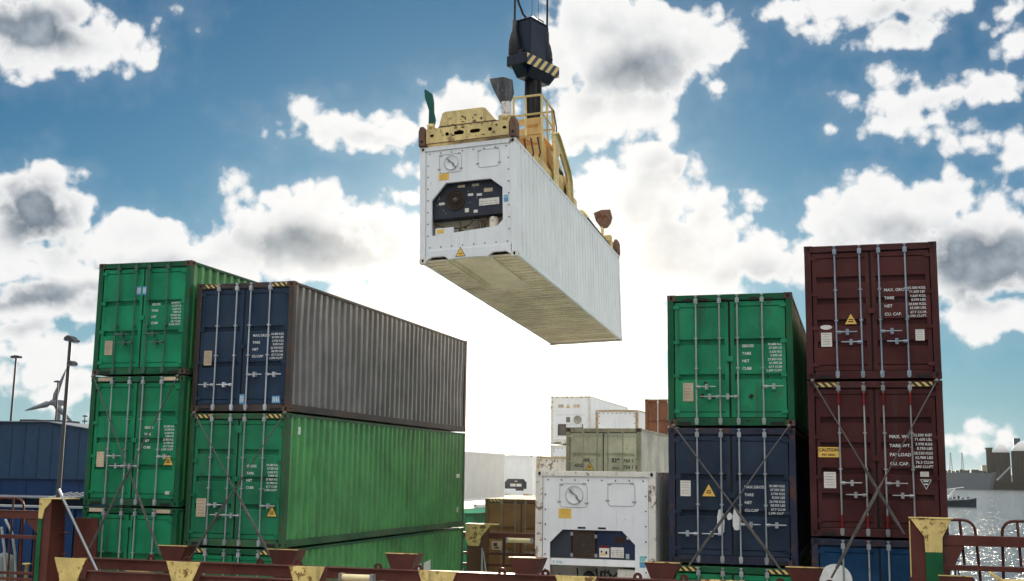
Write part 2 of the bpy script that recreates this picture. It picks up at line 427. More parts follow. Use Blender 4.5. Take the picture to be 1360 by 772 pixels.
        for e in extras:
            if e[0] in ('plate', 'sign', 'oval', 'paper', 'blue', 'scrape') and (e[1] < CW / 2) == (side == 0):
                k, x, z, w, h = e[:5]; mb = MB(); y = yb - .0035
                mt = {'plate': TANLABEL, 'sign': STICKY, 'oval': PAPER, 'paper': PAPER, 'blue': STICKB, 'scrape': DECAL}[k]
                if k == 'oval': mb.prism(circ(x, z, w / 2, 20, h / 2), 'y', y, y + .003)
                elif k == 'scrape': mb.prism([(x + w * (.5 + .1 * random.random()) * math.cos(t * .7), z + h * (.35 + .25 * random.random()) * math.sin(t * .7)) for t in range(9)], 'y', y, y + .003)
                else: mb.box(x - w / 2, x + w / 2, y, y + .003, z - h / 2, z + h / 2)
                if k in ('plate', 'paper'):
                    for r in range(5): mb.box(x - w * .38, x + w * (.36 - .08 * (r % 2)), y - .0012, y - .0002, z + h * (.36 - .17 * r), z + h * (.39 - .17 * r), 1)
                if k == 'blue':
                    for r in range(4): mb.box(x - w * .4 + r * w * .21, x - w * .3 + r * w * .21, y - .0012, y - .0002, z - h * .3, z + h * .34, 1)
                if k == 'sign':
                    add_text(mb, 'CAUTION', .082, x, y - .0015, z + .015, 'CENTER', 1); add_text(mb, '9\'6" HIGH', .058, x, y - .0015, z - .07, 'CENTER', 1)
                mb.build({'plate': 'data_plate', 'sign': 'caution_sign', 'oval': 'oval_plate', 'paper': 'paper_label', 'blue': 'sticker', 'scrape': 'paint_scrape'}[k], [mt, plain('faint_ink', (.25, .23, .2), .6) if k in ('plate', 'paper') else (DECAL if k == 'blue' else BLACK)], door)
            if e[0] in ('tri', 'invtri') and (e[1] < CW / 2) == (side == 0):
                mb = MB(); triangle(mb, e[1], e[2], e[3], yb - .004, 0, 1, e[0] == 'invtri')
                if e[0] == 'tri': mb.box(e[1] - .05, e[1] + .05, yb - .0075, yb - .0062, e[2] - .07, e[2] - .05, 1); mb.box(e[1] - .04, e[1] + .04, yb - .0075, yb - .0062, e[2] - .03, e[2] - .01, 1)
                else: mb.box(e[1] - .045, e[1] + .045, yb - .0075, yb - .0062, e[2] + .05, e[2] + .075, 1); mb.box(e[1] - .03, e[1] + .03, yb - .0075, yb - .0062, e[2] - .005, e[2] + .02, 1)
                mb.build('warning_sticker', [STICKY, BLACK] if e[0] == 'tri' else [DARK, DECAL], door)
    # centre latch plate bridging the doors
    mb = MB(); zc = z0 + (z1 - z0) * .5; mb.box(CW / 2 - .06, CW / 2 + .06, .002, .026, zc - .05, zc + .05)
    for e in extras:
        if e[0] == 'latchtop': zc2 = z1 - .2; mb.box(CW / 2 - .07, CW / 2 + .09, .002, .027, zc2 - .08, zc2 + .08)
    mb.build('latch', dmat, root)
    for e in extras:
        if e[0] == 'haz':
            for xa in (.175, CW - .55): mb = MB(); mb.box(xa, xa + .37, .001, .0045, H - .105, H - .025); mb.build('hazard_stripe', e[1] if len(e) > 1 else HAZ, root)
        if e[0] == 'stain':
            rs = random.Random(e[1]); mb = MB()
            for (x, z, w, h, y) in e[2]:
                n = 11; mb.prism([(x + w / 2 * (.6 + .5 * rs.random()) * math.cos(2 * PI * k / n), z + h / 2 * (.5 + .6 * rs.random()) * math.sin(2 * PI * k / n)) for k in range(n)], 'y', y, y + .0022)
            mb.build('rust_stain', plain('rust_stain_dark', (.022, .016, .012), .8), root)
        if e[0] == 'disc':
            mb = MB(); mb.prism(circ(e[1], e[2], e[3], 32), 'y', .0225, .0255); mb.build('round_emblem', DECAL, root)
    # dark strips on the sill front, contact shadow between stacked boxes painted on
    mb = MB()
    for xa in (.2, CW - .46): mb.box(xa, xa + .26, .0015, .0055, .016, .075)
    mb.build('sill_dark_strip', DARK, root)
    return root

def oct_poly(x0, x1, z0, z1, ct, cb):
    p = [(x0 + ct, z1), (x1 - ct, z1), (x1, z1 - ct)]
    p += [(x1, z0 + cb), (x1 - cb, z0)] if cb else [(x1, z0)]
    p += [(x0 + cb, z0), (x0, z0 + cb)] if cb else [(x0, z0)]
    return p + [(x0, z1 - ct)]
def ring_any(mb, rect, poly, axis, a, b, mi=0):
    """flat plate rect minus convex poly, front face at a, back at b"""
    x0, x1, z0, z1 = rect; n = len(poly); cx = sum(p[0] for p in poly) / n; cz = sum(p[1] for p in poly) / n
    corners = [(x0, z0), (x1, z0), (x1, z1), (x0, z1)]
    ang = sorted({round(math.atan2(p[1] - cz, p[0] - cx), 6) for p in poly + corners})
    def hit(loop, t):
        c, s_ = math.cos(t), math.sin(t); best = None
        for i in range(len(loop)):
            p, q = loop[i], loop[(i + 1) % len(loop)]; ex, ez = q[0] - p[0], q[1] - p[1]
            d = c * ez - s_ * ex
            if abs(d) < 1e-9: continue
            px, pz = p[0] - cx, p[1] - cz
            r = (px * ez - pz * ex) / d; u = (px * s_ - pz * c) / d
            if r > 0 and -1e-6 <= u <= 1 + 1e-6: best = r if best is None else min(best, r)
        return (cx + c * best, cz + s_ * best)
    outer = [hit(corners, t) for t in ang]; inner = [hit(poly, t) for t in ang]
    mb.ring(outer, inner, axis, a, b, mi)

def reefer(label, loc, H=HC, rot=None, group=None, style='A', frame=WHITE, side=WHITESIDE, L=CL, tri=False, under=CREAM, endmat=None, name='refrigerated_container'):
    root = thing(name, label, 'reefer', loc, rot, group); W = CW; endm = endmat or WHITE
    fr = MB()
    for x0 in (0, W - .15):
        for y0 in (.004, L - .154): fr.box(x0 + .003, x0 + .147, y0, y0 + .15, .118, H - .118)
    for y0 in (.006, L - .106):
        fr.box(.162, W - .162, y0, y0 + .1, H - .11, H - .004)
    fr.prism([(.162, .05), (.30, .135), (.62, .135), (.74, .04), (.95, .06), (1.5, .06), (1.7, .04), (1.82, .135), (2.14, .135), (W - .162, .05), (W - .162, .30), (.162, .30)], 'y', .006, .1)
    fr.box(.162, W - .162, L - .106, L - .006, .004, .2)
    for x0 in (.004, W - .074):
        fr.box(x0, x0 + .07, .178, L - .178, H - .08, H - .006); fr.box(x0, x0 + .07, .178, L - .178, .03, .16)
    fr.build('frame', frame, root, .006)
    castings(H, root, WHITERUST, L)
    # insulated side walls: flat skin with narrow pressed grooves
    for sgn, x in ((1, W - .012), (-1, .012)):
        mb = MB(); n = 34; y0, y1 = .15, L - .15; p = (y1 - y0) / n; prof = []
        for i in range(n):
            b = y0 + i * p; prof += [(b, 0), (b + p - .10, 0), (b + p - .075, 1), (b + p - .03, 1)]
        prof.append((y1, 0)); vs = []
        for y, d in prof: vs += [(x - sgn * .024 * d, y, .158), (x - sgn * .024 * d, y, H - .076)]
        mb.add(vs, [(2 * i, 2 * i + 2, 2 * i + 3, 2 * i + 1) for i in range(len(prof) - 1)]); mb.build('side_wall', side, root)
    mb = MB(); mb.box(.05, W - .05, .1, L - .1, H - .05, H - .02); mb.build('roof', side, root)
    mb = MB()  # underside with gooseneck tunnel at the machinery end and cross ribs
    mb.box(.07, .70, .1, 3.4, .06, .08); mb.box(1.74, W - .07, .1, 3.4, .06, .08); mb.box(.70, 1.74, .1, 3.4, .15, .17)
    mb.prism([(.70, .06), (.73, .06), (.73, .15), (.70, .15)], 'y', .1, 3.4); mb.prism([(1.71, .06), (1.74, .06), (1.74, .15), (1.71, .15)], 'y', .1, 3.4)
    mb.box(.64, .70, .1, 3.2, -.01, .059); mb.box(1.74, 1.80, .1, 3.2, -.01, .059)
    mb.prism([(3.4, .06), (3.405, .17), (3.2, .17)], 'x', .7, 1.74)
    mb.box(.07, W - .07, 3.4, L - .1, .06, .08)
    for i in range(28):
        y = 3.5 + i * .302; mb.box(.08, W - .08, y, y + .07, .036 - .005 * (i % 3), .0595)
    for i in range(11):
        y = .25 + i * .30; mb.box(.08, .63, y, y + .06, .03, .0595); mb.box(1.81, W - .08, y, y + .06, .03, .0595)
    mb.build('underside', under, root)
    mb = MB(); mb.box(.15, W - .15, L - .08, L - .06, .2, H - .11); mb.build('end_wall', side, root)
    # machinery end
    px0, px1, pz0, pz1 = .155, W - .155, .302, H - .112; yp = .03
    if style in ('A', 'B'):
        if style == 'A': op = oct_poly(.30, 1.98, .70, 1.86, .30, .0); op = [(.66, 1.95), (1.78, 1.95), (2.08, 1.70), (2.08, .90), (1.94, .76), (.30, .66), (.30, 1.54)]
        else: op = oct_poly(.30, 2.02, .50, 1.74, .26, 0)
        e = MB(); ring_any(e, (px0, px1, pz0, pz1), op, 'y', yp, yp + .07)
        nb = 8
        for i in range(nb):   # bolts round the plate
            x = px0 + .1 + (px1 - px0 - .2) * i / (nb - 1)
            for z in (pz0 + .07, pz1 - .07): e.lathe([(.016, .012), (.014, 0), (0.0, -.004)], (x, yp - .012, z), 'y', 8, 1)
        for i in range(1, 8):
            z = pz0 + .07 + (pz1 - pz0 - .14) * i / 8
            for x in (px0 + .05, px1 - .05): e.lathe([(.016, .012), (.014, 0), (0.0, -.004)], (x, yp - .012, z), 'y', 8, 1)
        end = e.build('end_panel', [endm, FRAMERUST], root)
        # fresh-air vent disc and blank access hatch, pressed outlines
        def outline(x0, x1, z0, z1, name, r=.006, y=yp - .001):
            pts = []; c = .07
            for (cx, cz, a0) in ((x1 - c, z1 - c, 0), (x0 + c, z1 - c, 90), (x0 + c, z0 + c, 180), (x1 - c, z0 + c, 270)):
                for k in range(4): a = math.radians(a0 + 30 * k); pts.append((cx + c * math.cos(a), y, cz + c * math.sin(a)))
            pts.append(pts[0]); o = MB(); o.tube(pts, r, 5)
            for (x, z) in ((x0, z0 + .1), (x1, z0 + .08), (x0 + .04, z1 - .02), (x1 - .05, z1)):
                o.box(x - .05, x + .03, y - .004, y - .001, z - .018, z + .018, 0)
            return o
        gm = plain('pressed_grey', (.32, .33, .34), .5)
        zt = 2.46 if style == 'A' else 2.44
        outline(.50, 1.06, zt - .26, zt + .2, '').build('access_hatch', gm, end)
        outline(1.48, 2.02, zt - .22, zt + .22, '').build('access_hatch', gm, end)
        v = MB(); c = (.80, yp - .012, zt - .02); v.lathe([(.18, .012), (.178, .004), (.165, .0), (.155, .004), (0.0, .005)], c, 'y', 28)
        for (a, l) in ((2.3, .10), (-.8, .12)):
            v.bar((c[0] + .05 * math.cos(a), yp - .022, c[2] + .05 * math.sin(a)), (c[0] + (l + .05) * math.cos(a), yp - .022, c[2] + (l + .05) * math.sin(a)), .012, .045, 1, (0, 1, 0))
        v.bar((c[0] - .03, yp - .02, c[2] + .04), (c[0] + .07, yp - .02, c[2] - .03), .01, .012, 1, (0, 1, 0))
        v.tube([(c[0] + .176 * math.cos(k * PI / 14), yp - .014, c[2] + .176 * math.sin(k * PI / 14)) for k in range(29)], .006, 5, 2)
        v.build('vent_disc', [WHITE, BLACK, gm], end)
        s = MB(); s.box(.48, .74, yp - .003, yp, 2.02 if style == 'A' else 1.96, 2.19 if style == 'A' else 2.15)
        for k in range(4): s.box(.51, .71 - .03 * (k % 2), yp - .0042, yp - .0032, 2.04 + .03 * k, 2.047 + .03 * k, 1)
        s.build('yellow_sticker', [STICKY, plain('sticker_print', (.55, .33, .06), .6)], end)
        s = MB(); s.box(2.11, 2.22, yp - .003, yp, 1.33 if style == 'A' else 1.05, 1.43 if style == 'A' else 1.16); s.box(2.11, 2.22, yp - .003, yp, 1.44 if style == 'A' else 1.17, 1.5 if style == 'A' else 1.27, 1); s.build('sticker', [STICKB, plain('teal_sticker', (.2, .5, .52), .5)], end)
        # recess
        rc = MB(); rc.box(.22, 2.10, .5, .52, .4, 1.95); rc.build('recess_back', CREAM if style == 'A' else WHITERUST, root)
        rc = MB(); rc.box(.22, .24, .1, .5, .4, 1.95); rc.box(2.08, 2.10, .1, .5, .4, 1.95); rc.box(.22, 2.1, .1, .5, .44, .46); rc.build('recess_side', WHITERUST, root)
        if style == 'A':
            mach = MB(); mach.box(.24, 2.09, .15, .45, 1.10, 2.02)
            for k in range(22):   # fixing screws
                x = .36 + random.random() * 1.5; z = 1.14 + random.random() * .66
                mach.lathe([(.009, 0), (0.0, -.006)], (x, .15, z), 'y', 6, 1)
            ma = mach.build('machinery_panel', [MACH, PAPER], root)
            f = MB(); c = (.86, .148, 1.53); f.lathe([(.25, 0), (.25, -.02), (.225, -.02), (.22, .02), (0.0, .02)], c, 'y', 32)
            for k in range(3): rr = .19 - .045 * k; f.tube([(c[0] + rr * math.cos(a * .2618), c[1] - .022, c[2] + rr * math.sin(a * .2618)) for a in range(25)], .005, 5)
            for k in range(12): a = k * PI / 6; f.tube([(c[0] + .07 * math.cos(a), c[1] - .02, c[2] + .07 * math.sin(a)), (c[0] + .215 * math.cos(a), c[1] - .02, c[2] + .215 * math.sin(a))], .004, 4)
            f.lathe([(.07, 0), (.065, -.03), (0.0, -.032)], c, 'y', 20, 1); f.build('fan', [FANM, plain('fan_hub', (.07, .06, .055), .5)], ma)
            for (x0, x1, z0, z1, mt) in ((1.46, 1.96, 1.33, 1.5, PAPER), (1.18, 1.31, 1.6, 1.66, PAPER), (1.4, 1.53, 1.58, 1.64, PAPER), (.44, .58, 1.44, 1.5, PAPER), (1.1, 1.2, 1.2, 1.3, PAPER), (1.32, 1.42, 1.17, 1.24, PAPER), (1.58, 1.8, 1.66, 1.75, TANLABEL), (.92, 1.1, 1.83, 1.89, TANLABEL), (1.28, 1.46, 1.83, 1.89, TANLABEL)):
                s = MB(); s.box(x0, x1, .145, .149, z0, z1)
                if x1 - x0 > .3:
                    for k in range(4): s.box(x0 + .02 + k * .115, x0 + .11 + k * .115, .1435, .1448, z0 + .03, z0 + .04, 1); s.box(x0 + .02 + k * .115, x0 + .10 + k * .115, .1435, .1448, z0 + .09, z0 + .1, 1)
                s.build('data_label', [mt, plain('faint_ink', (.25, .23, .2), .6)], ma)
            cp = MB(); cp.lathe([(.0, -.02), (.11, -.01), (.115, .0), (.115, .3), (.1, .33), (.0, .34)], (1.78, .3, .72), 'z', 20); cp.build('compressor', CREAM, root)
            bx = MB(); bx.box(.36, .82, .12, .4, .70, .86); bx.box(.4, .58, .116, .1199, .73, .83, 1); bx.build('control_box', [WHITE, STICKY], root)
            for pts in ([(.32, .2, 1.0), (.6, .18, .88), (.95, .2, .84), (1.2, .2, .9), (1.32, .22, 1.06)], [(1.5, .2, 1.06), (1.5, .2, .8), (1.48, .25, .66)], [(1.58, .22, 1.06), (1.57, .22, .74), (1.6, .3, .66)], [(1.35, .2, 1.0), (1.5, .19, .98), (1.64, .2, 1.0), (1.7, .24, 1.06)], [(.9, .25, .72), (.98, .2, .86), (.95, .25, 1.0)]):
                pp = MB(); pp.tube(pts, .02, 7); pp.build('pipe', PIPE, root)
            for (x, z, r) in ((1.34, .78, .055), (1.42, .73, .04), (.96, .74, .05)):
                pp = MB(); pp.lathe([(0.0, -.06), (r, -.055), (r, .06), (0.0, .062)], (x, .28, z), 'z', 12); pp.build('valve', RUSTM, root)
            g = MB(); g.box(1.74, 1.82, .17, .185, .95, 1.05); g.build('gauge', PAPER, root)
            g = MB(); g.lathe([(0, -.005), (.028, 0), (.028, .01)], (.99, .492, .93), 'y', 12); g.build('port', DARK, root)
            for k in range(3): pp = MB(); xx = 1.43 + .05 * k; pp.tube([(xx, .26, .66), (xx + .01, .22, .8 + .05 * k), (xx - .03, .24, 1.06)], .009, 6); pp.build('hose', RUBBER, root)
        else:
            ma = None
            for (x0, x1, mt, nm) in ((.305, .735, MACH, 'machinery_panel'), (.755, 1.22, FANM, 'fan_panel'), (1.24, 2.015, paint('control_navy', (.014, .024, .06), .45, .06, .3), 'control_panel')):
                poly = [(x0, 1.19), (x1, 1.19), (x1, 1.74 if x1 < 2 else 1.50), (min(x1, 1.76), 1.738), (max(x0, .56), 1.738), (x0, 1.49 if x0 < .4 else 1.738)]
                if x0 > .4 and x1 < 2: poly = [(x0, 1.19), (x1, 1.19), (x1, 1.738), (x0, 1.738)]
                elif x0 < .4: poly = [(x0, 1.19), (x1, 1.19), (x1, 1.738), (.56, 1.738), (x0, 1.49)]
                else: poly = [(x0, 1.19), (x1, 1.19), (x1, 1.49), (1.76, 1.738), (x0, 1.738)]
                m_ = MB(); m_.prism(poly, 'y', .07, .4); p_ = m_.build(nm, mt, root, .006)
                if nm == 'fan_panel':
                    f = MB(); c = (.985, .066, 1.45)
                    for k in range(5): rr = .2 - .04 * k; f.tube([(c[0] + rr * math.cos(a * .2618), c[1], c[2] + rr * math.sin(a * .2618)) for a in range(25)], .005, 5)
                    for k in range(10): a = k * PI / 5; f.tube([(c[0] + .03 * math.cos(a), c[1], c[2] + .03 * math.sin(a)), (c[0] + .2 * math.cos(a + .5), c[1], c[2] + .2 * math.sin(a + .5))], .004, 4)
                    f.lathe([(.04, 0), (.0, -.01)], c, 'y', 12); f.build('fan_grille', plain('grille', (.06, .05, .045), .45), p_)
                if nm == 'control_panel':
                    s = MB(); s.box(1.30, 1.50, .066, .069, 1.22, 1.44); s.box(1.30, 1.50, .0645, .0659, 1.40, 1.44, 1); s.box(1.33, 1.36, .0645, .0659, 1.31, 1.35, 3); s.box(1.42, 1.46, .0645, .0659, 1.28, 1.34, 3); s.box(1.32, 1.42, .0645, .0659, 1.26, 1.29, 2); s.build('safety_label', [PAPER, REDBAND, STICKY, BLACK], p_)
                    s = MB(); s.box(1.53, 1.79, .066, .069, 1.22, 1.42)
                    for k in range(3):
                        for r in range(5): s.box(1.55 + .08 * k, 1.61 + .08 * k, .0645, .0659, 1.215 + .035 * r, 1.223 + .035 * r, 1)
                    s.build('data_label', [PAPER, plain('faint_ink', (.25, .23, .2), .6)], p_)
                    s = MB(); s.box(1.60, 1.82, .066, .069, 1.5, 1.62); s.build('display_window', paint('display_brown', (.04, .022, .015), .25, .1, .2), p_)
                    s = MB(); s.lathe([(.03, 0), (.0, -.012)], (1.87, .069, 1.6), 'y', 14); s.build('gauge', PAPER, p_)
                    s = MB(); s.box(1.83, 1.9, .066, .069, 1.2, 1.3); s.build('latch', STEEL, p_)
            b = MB(); b.box(.302, 2.018, .045, .2, 1.05, 1.18); b.build('cross_panel', WHITE, root)
            s = MB(); add_text(s, 'R 134a', .07, .36, .0425, 1.08); s.build('stencil_text', plain('teal_sticker', (.2, .5, .52), .5), root)
            for (x, z) in ((.735, 1.25), (.735, 1.66), (1.225, 1.25), (1.225, 1.62)):
                s = MB(); s.box(x - .015, x + .035, .045, .07, z - .035, z + .035); s.build('hinge', STEEL, root)
            for x in (.95, 1.36): s = MB(); s.box(x - .08, x + .08, yp - .002, yp + .0005, 1.762, 1.8); s.build('vent_slot', DARK, root)
            cp = MB(); cp.lathe([(0, -.02), (.11, 0), (.115, .05), (.115, .2), (.06, .26), (0, .28)], (1.04, .3, .66), 'z', 20); cp.build('compressor', RUBBER, root)
            bx = MB(); bx.box(1.66, 2.01, .10, .4, .5, .995); bx.box(1.8, 1.9, .09, .0995, .72, .86, 1); bx.build('control_box', [WHITERUST, PAPER], root)
            bx = MB(); bx.box(.32, .9, .1, .2, .66, .72); bx.build('tray', WHITE, root)
            for pts in ([(1.2, .3, .6), (1.22, .25, .8), (1.2, .3, .98)], [(1.3, .2, .94), (1.45, .2, .92), (1.56, .2, .84), (1.64, .2, .92)], [(1.5, .25, .6), (1.5, .22, .8), (1.44, .25, .96)], [(.8, .3, .98), (.82, .3, .74), (.95, .28, .7)], [(1.36, .25, .6), (1.38, .25, .98)]):
                pp = MB(); pp.tube(pts, .018, 7); pp.build('pipe', RUBBER, root)
            for (x, z, r) in ((1.22, .78, .05), (1.42, .7, .06), (1.56, .68, .04), (1.3, .88, .03)):
                pp = MB(); pp.lathe([(0.0, -.05), (r, -.045), (r, .05), (0.0, .052)], (x, .24, z), 'z', 12); pp.build('valve', RUBBER, root)
    elif style == 'C':   # far reefer with a grille, a round fan and a dark lower bay
        e = MB(); ring_any(e, (px0, px1, pz0, pz1), oct_poly(.42, 2.0, .52, 1.22, .04, .0), 'y', yp, yp + .07); end = e.build('end_panel', endm, root)
        r_ = MB(); r_.box(.3, 2.1, .3, .32, .45, 1.3); r_.build('recess_back', plain('recess_grey', (.12, .11, .1), .6), root)
        b = MB(); b.box(.95, 1.9, .05, .2, 1.02, 1.21); b.build('cross_panel', WHITE, root)
        g = MB(); g.box(.95, 1.2, yp - .01, yp - .002, 1.32, 1.64)
        for k in range(6): g.box(.96, 1.19, yp - .02, yp - .0105, 1.34 + .05 * k, 1.37 + .05 * k); 
        g.build('grille', plain('grille_grey', (.16, .15, .14), .5), end)
        f = MB(); f.lathe([(.25, 0), (.25, -.03), (.22, -.03), (.2, -.005), (0, -.005)], (1.66, yp - .002, 1.48), 'y', 28, 0); f.lathe([(.08, 0), (0, -.03)], (1.66, yp - .01, 1.48), 'y', 12); f.build('fan', plain('fan_grey', (.3, .28, .24), .5), end)
        for (x0, x1) in ((.45, .8), (1.4, 1.8)): s = MB(); s.box(x0, x1, yp - .004, yp, 2.2, 2.4); s.build('label', TANLABEL, end)
        s = MB(); triangle(s, 1.06, 2.3, .26, yp - .004); s.build('warning_sticker', [STICKY, BLACK], end)
        s = MB(); s.box(.3, 2.1, yp - .003, yp, 1.76, 1.775); s.box(.3, 2.1, yp - .003, yp, .44, .455); s.build('seam', plain('seam_grey', (.3, .29, .27), .6), end)
    elif style == 'D':   # white reefer far left with an octagonal dark machine bay
        op = oct_poly(.36, 2.02, .36, 1.2, .24, .0)
        e = MB(); ring_any(e, (px0, px1, pz0, pz1), op, 'y', yp, yp + .07); end = e.build('end_panel', endm, root)
        m_ = MB(); m_.box(.3, 2.1, .1, .3, .5, 1.3); ma = m_.build('machinery_panel', MACH, root)
        for (x0, x1) in ((.78, 1.18), (1.24, 1.62)): s = MB(); s.box(x0, x1, .094, .099, .66, .86); s.build('data_label', PAPER, ma)
        s = MB(); s.box(1.1, 1.3, .094, .099, 1.0, 1.06); s.build('data_label', PAPER, ma)
        s = MB(); s.box(.37, 2.0, .05, .2, .36, .5); s.box(1.2, 1.8, .04, .0495, .37, .5, 1); s.build('cross_panel', [WHITE, FANM], root)
    else:                # plain bolted end
        e = MB(); e.box(px0, px1, yp, yp + .04, pz0, pz1)
        for i in range(9):
            x = px0 + .06 + (px1 - px0 - .12) * i / 8; e.box(x - .02, x + .02, yp - .012, yp - .0005, pz1 - .12, pz1 - .05, 1)
        for i in range(5):
            z = pz1 - .25 - .4 * i
            for x in (px0 + .06, px1 - .06): e.box(x - .03, x + .03, yp - .012, yp - .0005, z - .02, z + .02, 1)
        e.build('end_panel', [endm, FRAMERUST], root)
    if tri:
        s = MB(); triangle(s, 1.03, .21, .26, .002); s.box(.98, 1.08, -.0015, -.0003, .15, .165, 1); s.build('warning_sticker', [STICKY, BLACK], root)
    return root

G_DRY = 'steel shipping containers stacked on the ship'
GAP = .042
def stack(X, Y, top, hs):
    z = top; out = []
    for h in hs: z -= h; out.append((X, Y, z)); z -= GAP
    return out
SYM = (1, -1, -1, 1)
# left pair of stacks
p = stack(-16.836, 23.09, 4.70, (SD, HC, HC))
dry('green container on top of the far left stack, pale blue sticker between its doors', 'container', p[0], SD, GREENC, GREENSIDE, FRAMEG, G_DRY, bars=paint('green_bar_steel', (.06, .13, .1), .45, .3, .4, metal=.3), ribs=2, tz=.62, txt='gross', hp=(1, -1, 1, -1), castmat=FRAMERUST, extras=(('plate', .38, .62, .2, .33), ('blue', 1.09, 1.93, .12, .2), ('blue', 1.24, 1.93, .1, .2)), txtscale=.92)
dry('green container second from top in the far left stack, lashing rods crossing its doors', 'container', p[1], HC, GREEN, GREENSIDE, FRAMEG, G_DRY, ribs=3, tz=.60, txt='gross', hp=SYM, extras=(('haz', TANLABEL), ('plate', .36, 1.02, .2, .34), ('tri', 2.12, 1.03, .29), ('paper', 2.15, .3, .14, .07)), hz=.36, txtscale=.95)
dry('green container at the bottom of the far left stack, partly behind maroon deck beams', 'container', p[2], HC, GREEN, GREENSIDE, FRAMEG, G_DRY, ribs=2, txt=None, hp=SYM, extras=(('haz', TANLABEL), ('latchtop',)))
p = stack(-14.34, 23.30, 4.175, (HC, HC, HC))
dry('navy container with grey corrugated side, topmost of the second stack from left', 'container', p[0], HC, NAVY, GREYBLUE, paint('navy_rust_frame', (.05, .042, .04), .55, .6, .6), G_DRY, bars=paint('pale_bar_steel', (.5, .53, .56), .4, .15, .3, metal=.3), ribs=2, tz=.58, txt='maxgross', hp=(-1, -1, 1, 1), castmat=FRAMERUST, extras=(('haz',), ('plate', .35, 1.2, .2, .33), ('blue', 1.26, .27, .12, .22), ('blue', 2.1, .26, .2, .16)), hz=.25, txtscale=1.0)
l2g = dry('green container directly under the navy one, yellow warning triangle on its right door', 'container', p[1], HC, GREENB, GREENSIDE, paint('green_brown_frame', (.025, .1, .045), .55, .6, .6), G_DRY, ribs=3, tz=.60, txt='gross', hp=SYM, extras=(('haz',), ('plate', .38, .82, .24, .4), ('tri', 2.12, .78, .28), ('latchtop',)), hz=.28)
mb = MB(); x_ = CW - .0085; mb.box(x_, x_ + .004, 11.4, 11.7, 1.5, 1.62); mb.box(x_, x_ + .004, 11.5, 11.62, .45, .6); mb.box(x_, x_ + .004, .5, .62, 2.45, 2.62); mb.build('side_marking', DECAL, l2g)
l2b = dry('green container at the bottom of the second stack from left, white marks on its side', 'container', p[2], HC, GREEN, GREENSIDE, FRAMEG, G_DRY, ribs=2, hp=SYM, extras=(('haz',), ('latchtop',)))
mb = MB()
for k in range(3): mb.prism([(7.2 + k * .75, .55), (7.75 + k * .75, .55), (7.75 + k * .75, 2.0 + .05 * k), (7.2 + k * .75, 1.95 + .05 * k)], 'x', CW - .009, CW - .005)
for k in range(2): mb.prism([(4.6 + k * .75, .55), (5.15 + k * .75, .55), (5.15 + k * .75, 1.83), (4.6 + k * .75, 1.78)], 'x', CW - .009, CW - .005)
mb.build('painted_mark', DECAL, l2b)
# right pair of stacks
p = stack(-3.549, 23.11, 3.56, (SD, SD, SD))
dry('green container with rust along its top rail, on the stack beside the maroon one', 'container', p[0], SD, paint('green_paint_light', (.012, .215, .095), .52, .34, .6), GREENSIDE, FRAMEG, G_DRY, bars=paint('green_grey_steel', (.3, .36, .33), .45, .3, .4, metal=.3), ribs=2, tz=.60, txt='gross', hp=SYM, castmat=FRAMERUST, extras=(('plate', .40, .66, .2, .36), ('stain', 3, [(.42, SD - .1, .24, .07, .003), (.72, SD - .105, .3, .08, .003), (1.15, SD - .11, .2, .05, .003), (1.72, SD - .1, .26, .07, .003), (2.02, SD - .115, .2, .05, .003), (.74, .83, .07, .1, .023), (.68, .58, .1, .13, .023), (1.62, .57, .1, .12, .023), (1.84, .74, .05, .06, .023), (1.95, .95, .05, .04, .023), (.9, .55, .05, .09, .023), (1.55, .09, .12, .05, .003), (.7, .1, .09, .04, .003)])), hz=.26, txtscale=.95)
dry('navy container with torn white patches at its middle, under the green one near the right', 'container', p[1], SD, paint('navy_paint_dark', (.015, .029, .055), .48, .12, .35), FRAMEN, FRAMEN, G_DRY, ribs=2, tz=.56, txt='maxgross', hp=(-1, -1, 1, 1), extras=(('paper', .33, 1.42, .2, .3), ('tri', .78, 1.40, .3), ('scrape', 1.0, .8, .14, .55), ('scrape', 1.3, .83, .14, .5), ('scrape', 1.17, .9, .1, .18)), hz=.26, txtscale=.95)
dry('green container at the bottom of the stack beside the maroon one, only its top showing', 'container', p[2], SD, GREEN, GREENSIDE, FRAMEG, G_DRY, ribs=2, hp=SYM, extras=(('haz',), ('latchtop',)))
p = stack(-.864, 23.08, 4.444, (SD, HC, SD))
BLG = paint('blue_grey_bar', (.3, .36, .42), .42, .2, .35, metal=.4)
dry('maroon container on top of the tallest stack, no lashing rods across its doors', 'container', p[0], SD, MAROON, FRAMEM, FRAMEM, G_DRY, bars=BLG, ribs=4, tz=.66, txt='maxgrossb', hp=(1, -1, 1, -1), extras=(('tri', .84, 1.16, .26), ('oval', .38, 1.0, .22, .09), ('paper', .38, .76, .2, .27), ('paper', 2.08, .82, .16, .21)), hz=.32)
dry('maroon container with a yellow caution sign, under the top maroon one', 'container', p[1], HC, paint('maroon_paint_dark', (.056, .012, .0115), .5, .2, .45), FRAMEM, FRAMEM, G_DRY, bars=paint('grey_bar_steel', (.36, .36, .36), .45, .25, .4, metal=.4), ribs=4, tz=.645, txt='maxwt', hp=(1, -1, 1, -1), extras=(('haz',), ('sign', .36, 1.56, .38, .19), ('paper', .37, 1.04, .22, .3), ('invtri', 2.08, .98, .2), ('paper', 2.06, 1.17, .15, .09)), hz=.32, bandred=True, txtscale=1.08)
dry('bright blue container with a large white disc, at the bottom of the tallest stack', 'container', p[2], SD, BLUE, BLUE, FRAMEN, G_DRY, ribs=2, hp=SYM, extras=(('disc', .42, 1.83, .30),))
